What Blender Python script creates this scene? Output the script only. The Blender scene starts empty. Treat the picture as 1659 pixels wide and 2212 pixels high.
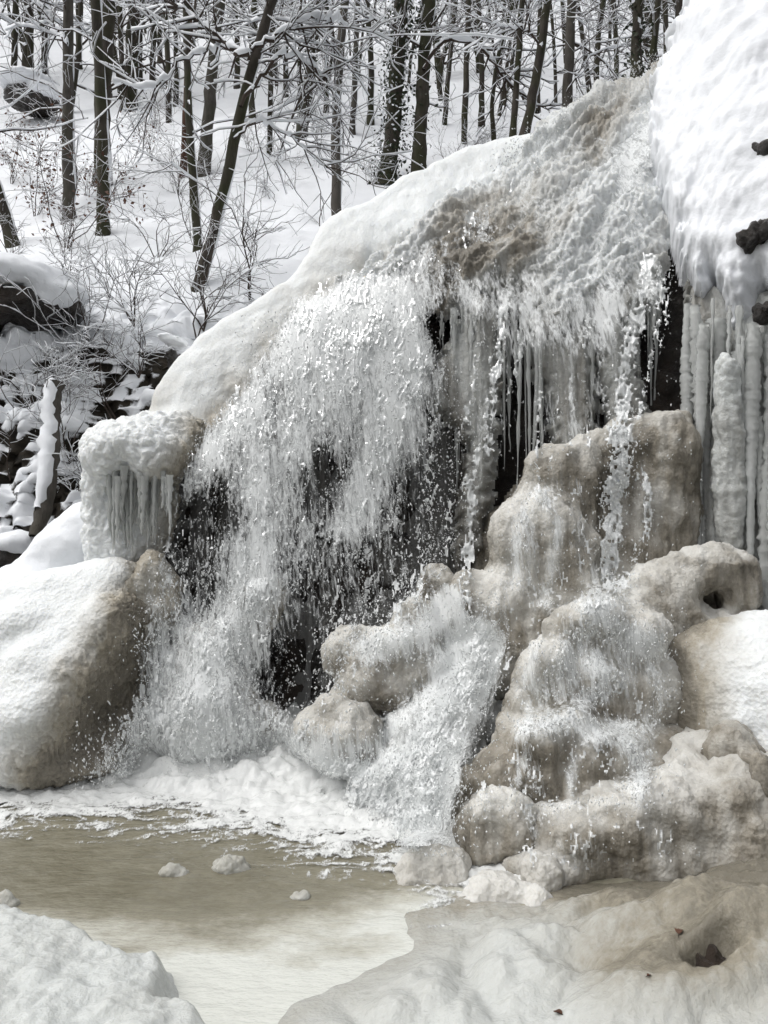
import bpy, math, random
import numpy as np

# ------------------------------------------------------------------ camera, sky, sun, exposure
scn = bpy.context.scene
col = scn.collection
CH = 1.6                                  # camera height above the pool
FD, CXD, CYD = 1659.0, 829.5, 1106.0      # photo measured on a 1659 x 2212 grid, focal = width
cam_d = bpy.data.cameras.new('camera'); cam_d.sensor_fit = 'HORIZONTAL'
cam_d.sensor_width = 36.0; cam_d.lens = 36.0; cam_d.clip_start = 0.05; cam_d.clip_end = 600
cam = bpy.data.objects.new('camera', cam_d); col.objects.link(cam)
cam.location = (0, 0, CH); cam.rotation_euler = (math.radians(90), 0, 0)
scn.camera = cam
scn.render.engine = 'CYCLES'
scn.view_settings.view_transform = 'Standard'; scn.view_settings.look = 'None'
scn.view_settings.gamma = 1.0; scn.view_settings.use_curve_mapping = False
scn.view_settings.exposure = 0.08
scn.cycles.max_bounces = 6; scn.cycles.diffuse_bounces = 3; scn.cycles.adaptive_threshold = 0.02; scn.cycles.transparent_max_bounces = 16
scn.cycles.use_denoising = True
SUN_EL, SUN_AZ = 60.0, -104.0              # elevation; azimuth from +Y towards +X (degrees)
world = bpy.data.worlds.new('World'); scn.world = world; world.use_nodes = True
wn = world.node_tree.nodes; wl = world.node_tree.links; wn.clear()
sky = wn.new('ShaderNodeTexSky'); sky.sky_type = 'NISHITA'; sky.sun_disc = False
sky.sun_elevation = math.radians(SUN_EL); sky.sun_rotation = math.radians(SUN_AZ)
sky.dust_density = 6.0; sky.air_density = 1.0
hs = wn.new('ShaderNodeHueSaturation'); hs.inputs['Saturation'].default_value = 0.12   # overcast: cloud takes the blue out
bgn = wn.new('ShaderNodeBackground'); bgn.inputs[1].default_value = 0.15
won = wn.new('ShaderNodeOutputWorld')
wl.new(sky.outputs[0], hs.inputs['Color']); wl.new(hs.outputs[0], bgn.inputs[0]); wl.new(bgn.outputs[0], won.inputs[0])
sd_ = bpy.data.lights.new('sun', 'SUN'); sd_.energy = 0.55; sd_.angle = math.radians(50); sd_.color = (1.0, 0.98, 0.95)
sun = bpy.data.objects.new('sun', sd_); col.objects.link(sun)
_e, _a = math.radians(SUN_EL), math.radians(SUN_AZ)
from mathutils import Vector
sun.rotation_euler = Vector((math.sin(_a) * math.cos(_e), math.cos(_a) * math.cos(_e), math.sin(_e))).to_track_quat('Z', 'Y').to_euler()

# ------------------------------------------------------------------ helpers
RNG = np.random.default_rng(7)
random.seed(5)
_perm = np.random.default_rng(11).permutation(256).astype(np.int32)
_perm = np.concatenate([_perm, _perm, _perm])
_g = np.random.default_rng(3).normal(size=(256, 3)).astype(np.float32)
_g /= np.linalg.norm(_g, axis=1)[:, None]

def noise(x, y, z, seed=0.0):
    """Perlin noise, about -0.7..0.7"""
    x = np.asarray(x, np.float32) + np.float32(seed * 17.31); y = np.asarray(y, np.float32) + np.float32(seed * 5.77)
    z = np.asarray(z, np.float32) + np.float32(seed * 9.13)
    x, y, z = np.broadcast_arrays(x, y, z)
    xi = np.floor(x); yi = np.floor(y); zi = np.floor(z)
    xf = x - xi; yf = y - yi; zf = z - zi
    xi = xi.astype(np.int32) & 255; yi = yi.astype(np.int32) & 255; zi = zi.astype(np.int32) & 255
    u = xf * xf * xf * (xf * (xf * 6 - 15) + 10); v = yf * yf * yf * (yf * (yf * 6 - 15) + 10); w = zf * zf * zf * (zf * (zf * 6 - 15) + 10)
    def c(i, j, k):
        h = _perm[_perm[_perm[xi + i] + yi + j] + zi + k]
        g = _g[h]
        return g[..., 0] * (xf - i) + g[..., 1] * (yf - j) + g[..., 2] * (zf - k)
    x00 = c(0, 0, 0) * (1 - u) + c(1, 0, 0) * u; x10 = c(0, 1, 0) * (1 - u) + c(1, 1, 0) * u
    x01 = c(0, 0, 1) * (1 - u) + c(1, 0, 1) * u; x11 = c(0, 1, 1) * (1 - u) + c(1, 1, 1) * u
    return (x00 * (1 - v) + x10 * v) * (1 - w) + (x01 * (1 - v) + x11 * v) * w

def fbm(x, y, z, oct=4, seed=0.0, gain=0.5):
    s = 0; a = 1.0; f = 1.0; t = 0
    for o in range(oct):
        s = s + a * noise(x * f, y * f, z * f, seed + o * 1.7); t += a; a *= gain; f *= 2.03
    return s / t * 1.6

def billow(x, y, z, seed=0.0):
    return np.abs(noise(x, y, z, seed)) * 2.0

def ss(a, b, x):
    t = np.clip((x - a) / (b - a), 0, 1); return t * t * (3 - 2 * t)

def P(dx, dy, Y):
    dx = np.asarray(dx, float); dy = np.asarray(dy, float); Y = np.asarray(Y, float)
    dx, dy, Y = np.broadcast_arrays(dx, dy, Y)
    return np.stack([(dx - CXD) / FD * Y, Y, CH - (dy - CYD) / FD * Y], -1)

def onground(dx, dy, z=0.0):
    return P(dx, dy, (CH - z) * FD / (np.asarray(dy, float) - CYD))

def tag(o, label=None, cat=None, group=None, kind=None):
    if label: o['label'] = label
    if cat: o['category'] = cat
    if group: o['group'] = group
    if kind: o['kind'] = kind
    return o

def empty(name, loc):
    o = bpy.data.objects.new(name, None); col.objects.link(o); o.location = [float(c) for c in loc]; o.empty_display_size = 0.1
    return o

def rawmesh(name, V, F, mat=None, attrs=None, smooth=True):
    V = np.asarray(V, np.float32); F = np.asarray(F, np.int32)
    me = bpy.data.meshes.new(name)
    n = F.shape[1] if len(F) else 4
    me.vertices.add(len(V)); me.vertices.foreach_set('co', V.ravel())
    me.loops.add(F.size); me.loops.foreach_set('vertex_index', F.ravel())
    me.polygons.add(len(F)); me.polygons.foreach_set('loop_start', np.arange(0, F.size, n, dtype=np.int32))
    me.polygons.foreach_set('loop_total', np.full(len(F), n, np.int32))
    me.update(calc_edges=True)
    me.polygons.foreach_set('use_smooth', np.full(len(F), smooth))
    for k, a in (attrs or {}).items():
        at = me.attributes.new(k, 'FLOAT', 'POINT'); at.data.foreach_set('value', np.asarray(a, np.float32))
    if mat: me.materials.append(mat)
    return me

def mk(name, V, F, mat=None, parent=None, attrs=None, smooth=True, base=None):
    """one mesh object; origin at its base (or at its parent's)"""
    V = np.asarray(V, float)
    if parent is not None:
        b = np.array(parent.location)
        p = parent.parent
        while p is not None:
            b = b + np.array(p.location); p = p.parent
    elif base is not None: b = np.array(base, float)
    else: b = np.array([V[:, 0].mean(), V[:, 1].mean(), V[:, 2].min()])
    o = bpy.data.objects.new(name, rawmesh(name, V - b, F, mat, attrs, smooth)); col.objects.link(o)
    if parent is not None: o.parent = parent
    else: o.location = b
    return o

def compact(V, F, attrs=None):
    used = np.zeros(len(V), bool); used[F.ravel()] = True
    idx = np.cumsum(used) - 1
    return V[used], idx[F].astype(np.int32), {k: a[used] for k, a in (attrs or {}).items()}

def grid_faces(nr, nc):
    i = np.arange(nr * nc, dtype=np.int32).reshape(nr, nc)
    return np.stack([i[:-1, :-1], i[:-1, 1:], i[1:, 1:], i[1:, :-1]], -1)

def vnormals(V, F):
    a, b, c = V[F[:, 0]], V[F[:, 1]], V[F[:, 2]]
    n = np.cross(b - a, c - a)
    if F.shape[1] == 4: n = np.cross(V[F[:, 2]] - a, V[F[:, 3]] - b)
    N = np.zeros_like(V)
    for k in range(F.shape[1]):
        for ax in range(3): N[:, ax] += np.bincount(F[:, k], n[:, ax], len(V))
    return N / (np.linalg.norm(N, axis=1)[:, None] + 1e-12)

def gridnormals(B):
    du = np.gradient(B, axis=1); dv = np.gradient(B, axis=0)
    n = np.cross(du, dv); n /= np.linalg.norm(n, axis=-1)[..., None] + 1e-12
    return n

def surface_nets(Fv, org, h):
    s = Fv < 0; nx, ny, nz = Fv.shape
    cnt = np.zeros((nx - 1, ny - 1, nz - 1), np.int8)
    for i in (0, 1):
        for j in (0, 1):
            for k in (0, 1):
                cnt += s[i:nx - 1 + i, j:ny - 1 + j, k:nz - 1 + k]
    act = (cnt > 0) & (cnt < 8)
    ci = np.argwhere(act); idx = -np.ones(act.shape, np.int32); idx[act] = np.arange(len(ci))
    pos = np.zeros((len(ci), 3)); num = np.zeros(len(ci))
    cor = [(i, j, k) for i in (0, 1) for j in (0, 1) for k in (0, 1)]
    for a in cor:
        for ax in range(3):
            if a[ax] == 1: continue
            b = list(a); b[ax] = 1
            fa = Fv[ci[:, 0] + a[0], ci[:, 1] + a[1], ci[:, 2] + a[2]]; fb = Fv[ci[:, 0] + b[0], ci[:, 1] + b[1], ci[:, 2] + b[2]]
            x = (fa < 0) != (fb < 0)
            t = np.where(x, fa / np.where(x, fa - fb, 1), 0)
            p = np.zeros((len(ci), 3)); p[:] = a; p[:, ax] += t
            pos += p * x[:, None]; num += x
    V = (ci + pos / num[:, None]) * h + org
    Q = []
    for ax in range(3):
        o1, o2 = [(1, 2), (2, 0), (0, 1)][ax]
        sl0 = [slice(None)] * 3; sl1 = [slice(None)] * 3
        sl0[ax] = slice(0, -1); sl1[ax] = slice(1, None)
        a = s[tuple(sl0)]; b = s[tuple(sl1)]
        e = np.argwhere(a != b)
        e = e[(e[:, o1] > 0) & (e[:, o2] > 0) & (e[:, o1] < s.shape[o1] - 1) & (e[:, o2] < s.shape[o2] - 1)]
        if not len(e): continue
        def cell(d1, d2):
            q = e.copy(); q[:, o1] -= d1; q[:, o2] -= d2
            return idx[q[:, 0], q[:, 1], q[:, 2]]
        q = np.stack([cell(1, 1), cell(0, 1), cell(0, 0), cell(1, 0)], -1)
        flip = ~a[e[:, 0], e[:, 1], e[:, 2]]
        q[flip] = q[flip][:, ::-1]
        Q.append(q)
    Fq = np.concatenate(Q); Fq = Fq[(Fq >= 0).all(1)]
    return V, Fq

def blob(ells, h=0.014, k=0.06, zmin=None, zmax=None, cuts=()):
    """smooth union of ellipsoids (centre, radii) -> mesh"""
    C = np.array([e[0] for e in ells], float); R = np.array([e[1] for e in ells], float)
    lo = (C - R).min(0) - k - 3 * h; hi = (C + R).max(0) + k + 3 * h
    if zmin is not None: lo[2] = max(lo[2], zmin)
    xs = [np.arange(lo[a], hi[a] + h, h, dtype=np.float32) for a in range(3)]
    D = np.full([len(a) for a in xs], .6, np.float32)
    for c, r in zip(C, R):
        m_ = 1 + (k + 2.5 * h) / min(r)
        q = [slice(int(np.searchsorted(xs[a], c[a] - r[a] * m_)), int(np.searchsorted(xs[a], c[a] + r[a] * m_))) for a in range(3)]
        g = [((xs[a][q[a]] - c[a]) / r[a]) ** 2 for a in range(3)]
        d = (np.sqrt(g[0][:, None, None] + g[1][None, :, None] + g[2][None, None, :]) - 1) * np.float32(min(r))
        S = D[q[0], q[1], q[2]]
        if not S.size: continue
        hh = np.clip(.5 + .5 * (S - d) / k, 0, 1)
        D[q[0], q[1], q[2]] = S * (1 - hh) + d * hh - k * hh * (1 - hh)
    X, Y, Z = np.meshgrid(*xs, indexing='ij') if len(cuts) else (0, 0, 0)
    for c, r in cuts:
        q = np.sqrt(((X - c[0]) / r[0]) ** 2 + ((Y - c[1]) / r[1]) ** 2 + ((Z - c[2]) / r[2]) ** 2)
        D = np.maximum(D, -(q - 1) * min(r))
    return surface_nets(D, np.array([x[0] for x in xs]), h)

def E(dx, dy, Y, rx, rz, ry):
    """ellipsoid: centre and half sizes measured in the photo, at depth Y; ry metres deep"""
    return (P(dx, dy, Y), (rx / FD * Y, ry, rz / FD * Y))

def icy(V, F, a1=.03, a2=.014, a3=.007, s1=5., s2=14., s3=38., drip=.0, seed=0):
    """icy relief pushed along the normals"""
    N = vnormals(V, F); x, y, z = V.T
    d = a1 * fbm(x * s1, y * s1, z * s1, 2, seed) + a2 * (billow(x * s2, y * s2, z * s2 * .8, seed + 3) - .3) + a3 * fbm(x * s3, y * s3, z * s3, 2, seed + 5)
    if drip: d = d + drip * (noise(x * 11, y * 11, z * 1.8, seed + 8) + .45 * noise(x * 24, y * 24, z * 2.6, seed + 9) + .3 * noise(x * 44, y * 44, z * 4.5, seed + 10))
    return V + N * d[:, None], N

def pdist(px, py, pts):
    """distance to polyline, and position along it 0..1"""
    D = np.full(np.shape(px), 1e9); T = np.zeros(np.shape(px)); n = len(pts) - 1
    for i in range(n):
        ax, ay = pts[i][:2]; bx, by = pts[i + 1][:2]
        l2 = (bx - ax) ** 2 + (by - ay) ** 2 + 1e-9
        t = np.clip(((px - ax) * (bx - ax) + (py - ay) * (by - ay)) / l2, 0, 1)
        d = np.hypot(px - ax - t * (bx - ax), py - ay - t * (by - ay))
        m = d < D; D = np.where(m, d, D); T = np.where(m, (i + t) / n, T)
    return D, T

def polysd(px, py, poly):
    """signed distance, positive inside"""
    d, _ = pdist(px, py, list(poly) + [poly[0]])
    ins = np.zeros(np.shape(px), bool); n = len(poly)
    for i in range(n):
        x1, y1 = poly[i]; x2, y2 = poly[(i + 1) % n]
        c = ((y1 > py) != (y2 > py)) & (px < (x2 - x1) * (py - y1) / ((y2 - y1) if y2 != y1 else 1e-9) + x1)
        ins ^= c
    return np.where(ins, d, -d)

def strand(px, py, pts, w0, w1=None):
    """1 on the polyline falling to 0 at width w"""
    d, t = pdist(px, py, pts); w = w0 if w1 is None else w0 + (w1 - w0) * t
    return np.exp(-(d / w) ** 2)

def spot(px, py, cx, cy, rx, ry):
    return np.exp(-((px - cx) / rx) ** 2 - ((py - cy) / ry) ** 2)

class MB:
    """collects tubes and bits"""
    def __init__(s): s.V = []; s.F = []; s.n = 0
    def add(s, V, F):
        s.V.append(np.asarray(V, float)); s.F.append(np.asarray(F, np.int32) + s.n); s.n += len(V)
    def tube(s, pts, rad, sides=5, cap=True):
        pts = np.asarray(pts, float); rad = np.asarray(rad, float); n = len(pts)
        T = np.gradient(pts, axis=0); T /= np.linalg.norm(T, axis=1)[:, None] + 1e-9
        ref = np.array([0, 0, 1.]) if abs(T[:, 2]).mean() < .75 else np.array([1., 0, 0])
        A = np.cross(T, ref); A /= np.linalg.norm(A, axis=1)[:, None] + 1e-9; Bv = np.cross(T, A)
        an = np.arange(sides) * 2 * math.pi / sides
        V = pts[:, None] + rad[:, None, None] * (A[:, None] * np.cos(an)[None, :, None] + Bv[:, None] * np.sin(an)[None, :, None])
        i = np.arange(n * sides).reshape(n, sides); j = np.roll(i, -1, 1)
        F = np.stack([i[:-1], i[1:], j[1:], j[:-1]], -1).reshape(-1, 4)
        s.add(V.reshape(-1, 3), F)
    def build(s, name, mat, parent=None, **kw):
        if not s.n: return None
        return mk(name, np.concatenate(s.V), np.concatenate(s.F), mat, parent, **kw)

# ------------------------------------------------------------------ materials
def newmat(name):
    m = bpy.data.materials.new(name); m.use_nodes = True
    nt = m.node_tree; b = nt.nodes['Principled BSDF']
    return m, nt, nt.nodes, nt.links, b

def setp(b, **k):
    for n, v in k.items():
        n = n.replace('_', ' ')
        if n in b.inputs: b.inputs[n].default_value = v

def tex(nt, kind, scale, detail=4, rough=.55, stretch=(1, 1, 1), src='Position', feature=None):
    g = nt.nodes.new('ShaderNodeNewGeometry'); mp = nt.nodes.new('ShaderNodeMapping'); mp.inputs['Scale'].default_value = stretch
    nt.links.new(g.outputs['Position'], mp.inputs['Vector'])
    if kind == 'noise':
        t = nt.nodes.new('ShaderNodeTexNoise'); t.inputs['Scale'].default_value = scale; t.inputs['Detail'].default_value = detail; t.inputs['Roughness'].default_value = rough
        nt.links.new(mp.outputs[0], t.inputs['Vector']); return t.outputs['Fac']
    t = nt.nodes.new('ShaderNodeTexVoronoi'); t.inputs['Scale'].default_value = scale
    if feature: t.feature = feature
    nt.links.new(mp.outputs[0], t.inputs['Vector']); return t.outputs['Distance']

def ramp(nt, fac, stops):
    r = nt.nodes.new('ShaderNodeValToRGB'); e = r.color_ramp.elements
    e[0].position, e[0].color = stops[0][0], (*stops[0][1], 1); e[1].position, e[1].color = stops[-1][0], (*stops[-1][1], 1)
    for p, c in stops[1:-1]: x = e.new(p); x.color = (*c, 1)
    nt.links.new(fac, r.inputs[0]); return r.outputs[0]

def mixc(nt, fac, a, b):
    m = nt.nodes.new('ShaderNodeMix'); m.data_type = 'RGBA'
    for s, v in ((0, fac), (6, a), (7, b)):
        if hasattr(v, 'is_output'): nt.links.new(v, m.inputs[s])
        elif s == 0: m.inputs[0].default_value = v
        else: m.inputs[s].default_value = (*v, 1)
    return m.outputs[2]

def math_(nt, op, a, b=None, c=None, clamp=False):
    m = nt.nodes.new('ShaderNodeMath'); m.operation = op; m.use_clamp = clamp
    for i, v in enumerate((a, b, c)):
        if v is None: continue
        if hasattr(v, 'is_output'): nt.links.new(v, m.inputs[i])
        else: m.inputs[i].default_value = v
    return m.outputs[0]

def bump(nt, b, hs, strength=.5, dist=.01):
    prev = None
    for h, s, d in hs:
        bn = nt.nodes.new('ShaderNodeBump'); bn.inputs['Strength'].default_value = s; bn.inputs['Distance'].default_value = d
        nt.links.new(h, bn.inputs['Height'])
        if prev: nt.links.new(prev, bn.inputs['Normal'])
        prev = bn.outputs[0]
    nt.links.new(prev, b.inputs['Normal'])

def attr(nt, name):
    a = nt.nodes.new('ShaderNodeAttribute'); a.attribute_name = name; return a.outputs['Fac']

def mat_snow(name='snow', c=(.84, .86, .89), bumps=((55, .25, .01), (9, .3, .04))):
    m, nt, n, l, b = newmat(name)
    setp(b, Roughness=.65, Specular_IOR_Level=.25, Subsurface_Weight=.15, Subsurface_Scale=.03, Subsurface_Radius=(1, 1, 1))
    cc = ramp(nt, tex(nt, 'noise', 3.0, 4), [(.3, tuple(x * .95 for x in c)), (.7, c)])
    l.new(cc, b.inputs['Base Color'])
    bump(nt, b, [(tex(nt, 'noise', s, 3), st, d) for s, st, d in bumps])
    return m

def mat_ice(name, clean=(.80, .82, .82), dirty=(.33, .305, .26), rough=(.4, .13), scale=1.0, crystal=.35):
    """white ice that turns brown for mud and for painted shade where the attribute 'dirt' says so"""
    m, nt, n, l, b = newmat(name)
    d = attr(nt, 'dirt'); nz = tex(nt, 'noise', 8 * scale, 6, .65, (1, 1, .3)); n2 = tex(nt, 'noise', 42 * scale, 4, .6, (1, 1, .2))
    st = tex(nt, 'noise', 26 * scale, 4, .6, (1, 1, .1))
    k = math_(nt, 'ADD', math_(nt, 'MULTIPLY_ADD', nz, 1.0, .0), math_(nt, 'MULTIPLY_ADD', n2, .6, -.3)); k = math_(nt, 'ADD', k, math_(nt, 'MULTIPLY', st, .5))
    wp = ramp(nt, tex(nt, 'noise', 13 * scale, 7, .75, (1, 1, .28)), [(.48, (1, 1, 1)), (.75, (.65, .65, .65))])
    dd = math_(nt, 'MULTIPLY', math_(nt, 'MULTIPLY', d, math_(nt, 'ADD', k, .45)), wp, clamp=True)
    l.new(ramp(nt, dd, [(0, clean), (.35, tuple(.55 * a + .45 * e for a, e in zip(clean, dirty))), (.75, dirty), (1, tuple(.62 * e for e in dirty))]), b.inputs['Base Color'])
    r = nt.nodes.new('ShaderNodeMapRange'); r.inputs['To Min'].default_value = rough[0]; r.inputs['To Max'].default_value = rough[1]
    l.new(d, r.inputs['Value']); l.new(r.outputs[0], b.inputs['Roughness'])
    setp(b, Specular_IOR_Level=.5, Subsurface_Weight=.4, Subsurface_Scale=.045, Subsurface_Radius=(1, .95, .85), IOR=1.31)
    bump(nt, b, [(tex(nt, 'noise', 22 * scale, 6, .7, (1, 1, .25)), .5, .03), (tex(nt, 'voronoi', 55 * scale), crystal, .014), (tex(nt, 'noise', 120 * scale, 3), .5, .006)])
    return m

SNOW = mat_snow()
SNOW2 = mat_snow('twig_snow', bumps=((40, .2, .01),))
ICE = mat_ice('ice', clean=(.70, .72, .72))
MUDICE = mat_ice('muddy_ice', clean=(.68, .67, .635), dirty=(.285, .26, .215))
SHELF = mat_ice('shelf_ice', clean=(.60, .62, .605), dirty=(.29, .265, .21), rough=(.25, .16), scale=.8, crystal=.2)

def mat_clear_ice():
    m, nt, n, l, b = newmat('icicle_ice')
    l.new(ramp(nt, tex(nt, 'noise', 9, 4, .6, (1, 1, .15)), [(.3, (.58, .59, .57)), (.7, (.86, .88, .87))]), b.inputs['Base Color'])
    setp(b, Roughness=.12, Specular_IOR_Level=.5, Transmission_Weight=.45, IOR=1.31)
    bump(nt, b, [(tex(nt, 'noise', 45, 3), .3, .01)])
    return m
ICICLE = mat_clear_ice()

def mat_rock():
    m, nt, n, l, b = newmat('wet_rock')
    l.new(ramp(nt, tex(nt, 'noise', 3.2, 8, .7, (1, 1, .6)), [(.3, (.006, .005, .004)), (.52, (.022, .017, .013)), (.72, (.06, .042, .03))]), b.inputs['Base Color'])
    setp(b, Roughness=.32, Specular_IOR_Level=.5)
    bump(nt, b, [(tex(nt, 'noise', 9, 8, .7), .8, .08)])
    return m
ROCK = mat_rock()

def mat_white_water(name, c=(.72, .74, .74), rough=.12, tr=.25, bs=.35):
    m, nt, n, l, b = newmat(name)
    setp(b, Base_Color=(*c, 1), Roughness=rough, Specular_IOR_Level=.6, IOR=1.33, Transmission_Weight=tr)
    bump(nt, b, [(tex(nt, 'noise', 90, 2), bs, .006), (tex(nt, 'noise', 30, 3), bs * .7, .02)])
    return m
LACE = mat_white_water('falling_water', (.86, .88, .88), .12, .28)
DROP = mat_white_water('water_drops', (.86, .88, .88), .08, .28)
FOAM = mat_white_water('foam', (.66, .67, .66), .35, 0, .8)

def mat_film(name, c, scales, stretch, soft=3.0, top=.8, lean=0.0):
    """thin broken water film: clear where it is thin, white where it is full of air"""
    m, nt, n, l, b = newmat(name)
    setp(b, Base_Color=(*c, 1), Roughness=.25, Specular_IOR_Level=.6, IOR=1.33)
    st = None
    for sc_, w in scales:
        g = nt.nodes.new('ShaderNodeNewGeometry'); mp = nt.nodes.new('ShaderNodeMapping'); mp.inputs['Rotation'].default_value = (0, lean, 0)
        mp2 = nt.nodes.new('ShaderNodeMapping'); mp2.inputs['Scale'].default_value = (1, .6, stretch)
        l.new(g.outputs['Position'], mp.inputs['Vector']); l.new(mp.outputs[0], mp2.inputs['Vector'])
        t = nt.nodes.new('ShaderNodeTexNoise'); t.inputs['Scale'].default_value = sc_; t.inputs['Detail'].default_value = 5; t.inputs['Roughness'].default_value = .65; t.inputs['Distortion'].default_value = .6
        l.new(mp2.outputs[0], t.inputs['Vector'])
        v = math_(nt, 'MULTIPLY', t.outputs['Fac'], w); st = v if st is None else math_(nt, 'ADD', st, v)
    st = math_(nt, 'MULTIPLY_ADD', st, 1.9, -.45)
    f = math_(nt, 'MULTIPLY', math_(nt, 'SUBTRACT', math_(nt, 'ADD', st, attr(nt, 'cover')), 1.0), soft, clamp=True)
    f = math_(nt, 'MULTIPLY', f, top)
    tr = nt.nodes.new('ShaderNodeBsdfTransparent'); mx = nt.nodes.new('ShaderNodeMixShader')
    l.new(f, mx.inputs[0]); l.new(tr.outputs[0], mx.inputs[1]); l.new(b.outputs[0], mx.inputs[2]); l.new(mx.outputs[0], nt.nodes['Material Output'].inputs['Surface'])
    bump(nt, b, [(tex(nt, 'noise', 50, 3, .6, (1, 1, .3)), .5, .01)])
    return m
FILM = mat_film('water_film', (.84, .86, .86), ((20, .5), (70, .5)), .12, 3.0, .78, .12)
FROTH = mat_film('froth', (.70, .71, .70), ((26, .5), (85, .5)), 1.0, 3.5, 1.0)

def mat_pool():
    m, nt, n, l, b = newmat('muddy_water')
    s = attr(nt, 'slush'); nz = tex(nt, 'noise', 6, 6, .65, (1, 1.8, 1)); n2 = tex(nt, 'noise', 30, 4, .6)
    f = math_(nt, 'ADD', s, math_(nt, 'MULTIPLY_ADD', nz, .7, -.35)); f = math_(nt, 'ADD', f, math_(nt, 'MULTIPLY_ADD', n2, .3, -.15), clamp=True)
    l.new(ramp(nt, f, [(0, (.165, .152, .108)), (.35, (.25, .235, .18)), (.7, (.46, .45, .39)), (1, (.64, .65, .605))]), b.inputs['Base Color'])
    setp(b, Roughness=.1, Specular_IOR_Level=.5, IOR=1.33)
    bump(nt, b, [(tex(nt, 'noise', 9, 4, .6, (1, 2.5, 1)), .6, .03), (tex(nt, 'noise', 60, 2), .15, .005)])
    return m
POOL = mat_pool()

def mat_bark(name, a, c, moss=0.0):
    m, nt, n, l, b = newmat(name)
    cc = ramp(nt, tex(nt, 'noise', 6, 6, .7, (1, 1, .35)), [(.3, a), (.7, c)])
    if moss: cc = mixc(nt, ramp(nt, tex(nt, 'noise', 1.6, 4), [(.42, (0, 0, 0)), (.62, (moss,) * 3)]), cc, (.035, .042, .014))
    l.new(cc, b.inputs['Base Color']); setp(b, Roughness=.85, Specular_IOR_Level=.2)
    bump(nt, b, [(tex(nt, 'noise', 25, 5, .7, (1, 1, .2)), .7, .03)])
    return m
BARK = mat_bark('bark', (.028, .023, .019), (.085, .074, .062), .6)
BARK2 = mat_bark('grey_bark', (.045, .04, .035), (.12, .108, .095), .3)
REDBARK = mat_bark('reddish_bark', (.05, .025, .016), (.12, .065, .045))
TWIG = mat_bark('twig_bark', (.035, .026, .021), (.075, .058, .048))

def mat_plain(name, a, c, s=8, rough=.7):
    m, nt, n, l, b = newmat(name)
    l.new(ramp(nt, tex(nt, 'noise', s, 4), [(.35, a), (.65, c)]), b.inputs['Base Color']); setp(b, Roughness=rough, Specular_IOR_Level=.3)
    return m
IVY = mat_plain('ivy_leaf', (.010, .016, .007), (.03, .042, .016), 6, .5)
LEAF = mat_plain('dry_leaf', (.07, .032, .02), (.16, .08, .05), 12)

def mat_bank():
    """snow lying on dark earth and roots: bare where the attribute says the ground is bare"""
    m, nt, n, l, b = newmat('snowy_earth')
    a = attr(nt, 'bare'); nz = tex(nt, 'noise', 14, 5, .65)
    f = math_(nt, 'ADD', a, math_(nt, 'MULTIPLY_ADD', nz, .5, -.25))
    f = ramp(nt, f, [(.42, (0, 0, 0)), (.55, (1, 1, 1))])
    dark = ramp(nt, tex(nt, 'noise', 10, 6, .7), [(.35, (.008, .007, .005)), (.6, (.03, .024, .016)), (.8, (.06, .045, .03))])
    l.new(mixc(nt, f, (.84, .86, .89), dark), b.inputs['Base Color'])
    setp(b, Roughness=.7, Specular_IOR_Level=.25)
    bump(nt, b, [(tex(nt, 'noise', 40, 4), .3, .015)])
    return m
BANK = mat_bank()

# ------------------------------------------------------------------ hillside
_GY = np.array([-2, 5.2, 6.6, 7.1, 7.7, 8.2, 9.0, 10.5, 15, 25, 40, 60, 95]); _GZ = np.array([-.4, .3, .75, 1.2, 2.5, 3.4, 4.3, 5.0, 7.2, 14.8, 26.8, 43.2, 70.])
def ground(x, y):
    x = np.asarray(x, float); y = np.asarray(y, float)
    z = np.interp(y, _GY, _GZ)
    z = (z + np.interp(y - .5, _GY, _GZ) + np.interp(y + .5, _GY, _GZ)) / 3
    w = ss(8, 14, y)
    return z + w * (.5 * fbm(x * .16, y * .16, 0 * x, 2, 2) + .18 * fbm(x * .7, y * .7, 0 * x, 2, 4))

def hitY(dx, dy, y0=6.5):
    """depth at which the sight line through a photo point meets the hillside"""
    ys = np.arange(y0, 90, .05); p = P(dx, dy, ys)
    h = p[:, 2] - ground(p[:, 0], p[:, 1]); k = np.argmax(h < 0)
    return ys[k] if (h < 0).any() else 60.

yy = np.concatenate([np.arange(7.8, 16, .075), np.arange(16, 30, .2), np.arange(30, 96, 1.)])
xx = np.linspace(-1, 1, 260)
X = xx[None, :] * (6 + yy[:, None] * .95); Y = np.repeat(yy[:, None], 260, 1)
Zg = ground(X, Y)
Zg = Zg + .12 * fbm(X * 1.9, Y * 1.9, 0 * X, 3, 6) + .05 * billow(X * 4, Y * 4, 0 * X, 7) - .45 * (1 - ss(8.2, 9.6, Y))
V = np.stack([X, Y, Zg], -1).reshape(-1, 3); F = grid_faces(len(yy), 260).reshape(-1, 4)
tag(mk('hillside', V, F, SNOW, base=(0, 8, 0)), 'steep snow covered wooded hillside rising behind the waterfall', kind='structure')

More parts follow.
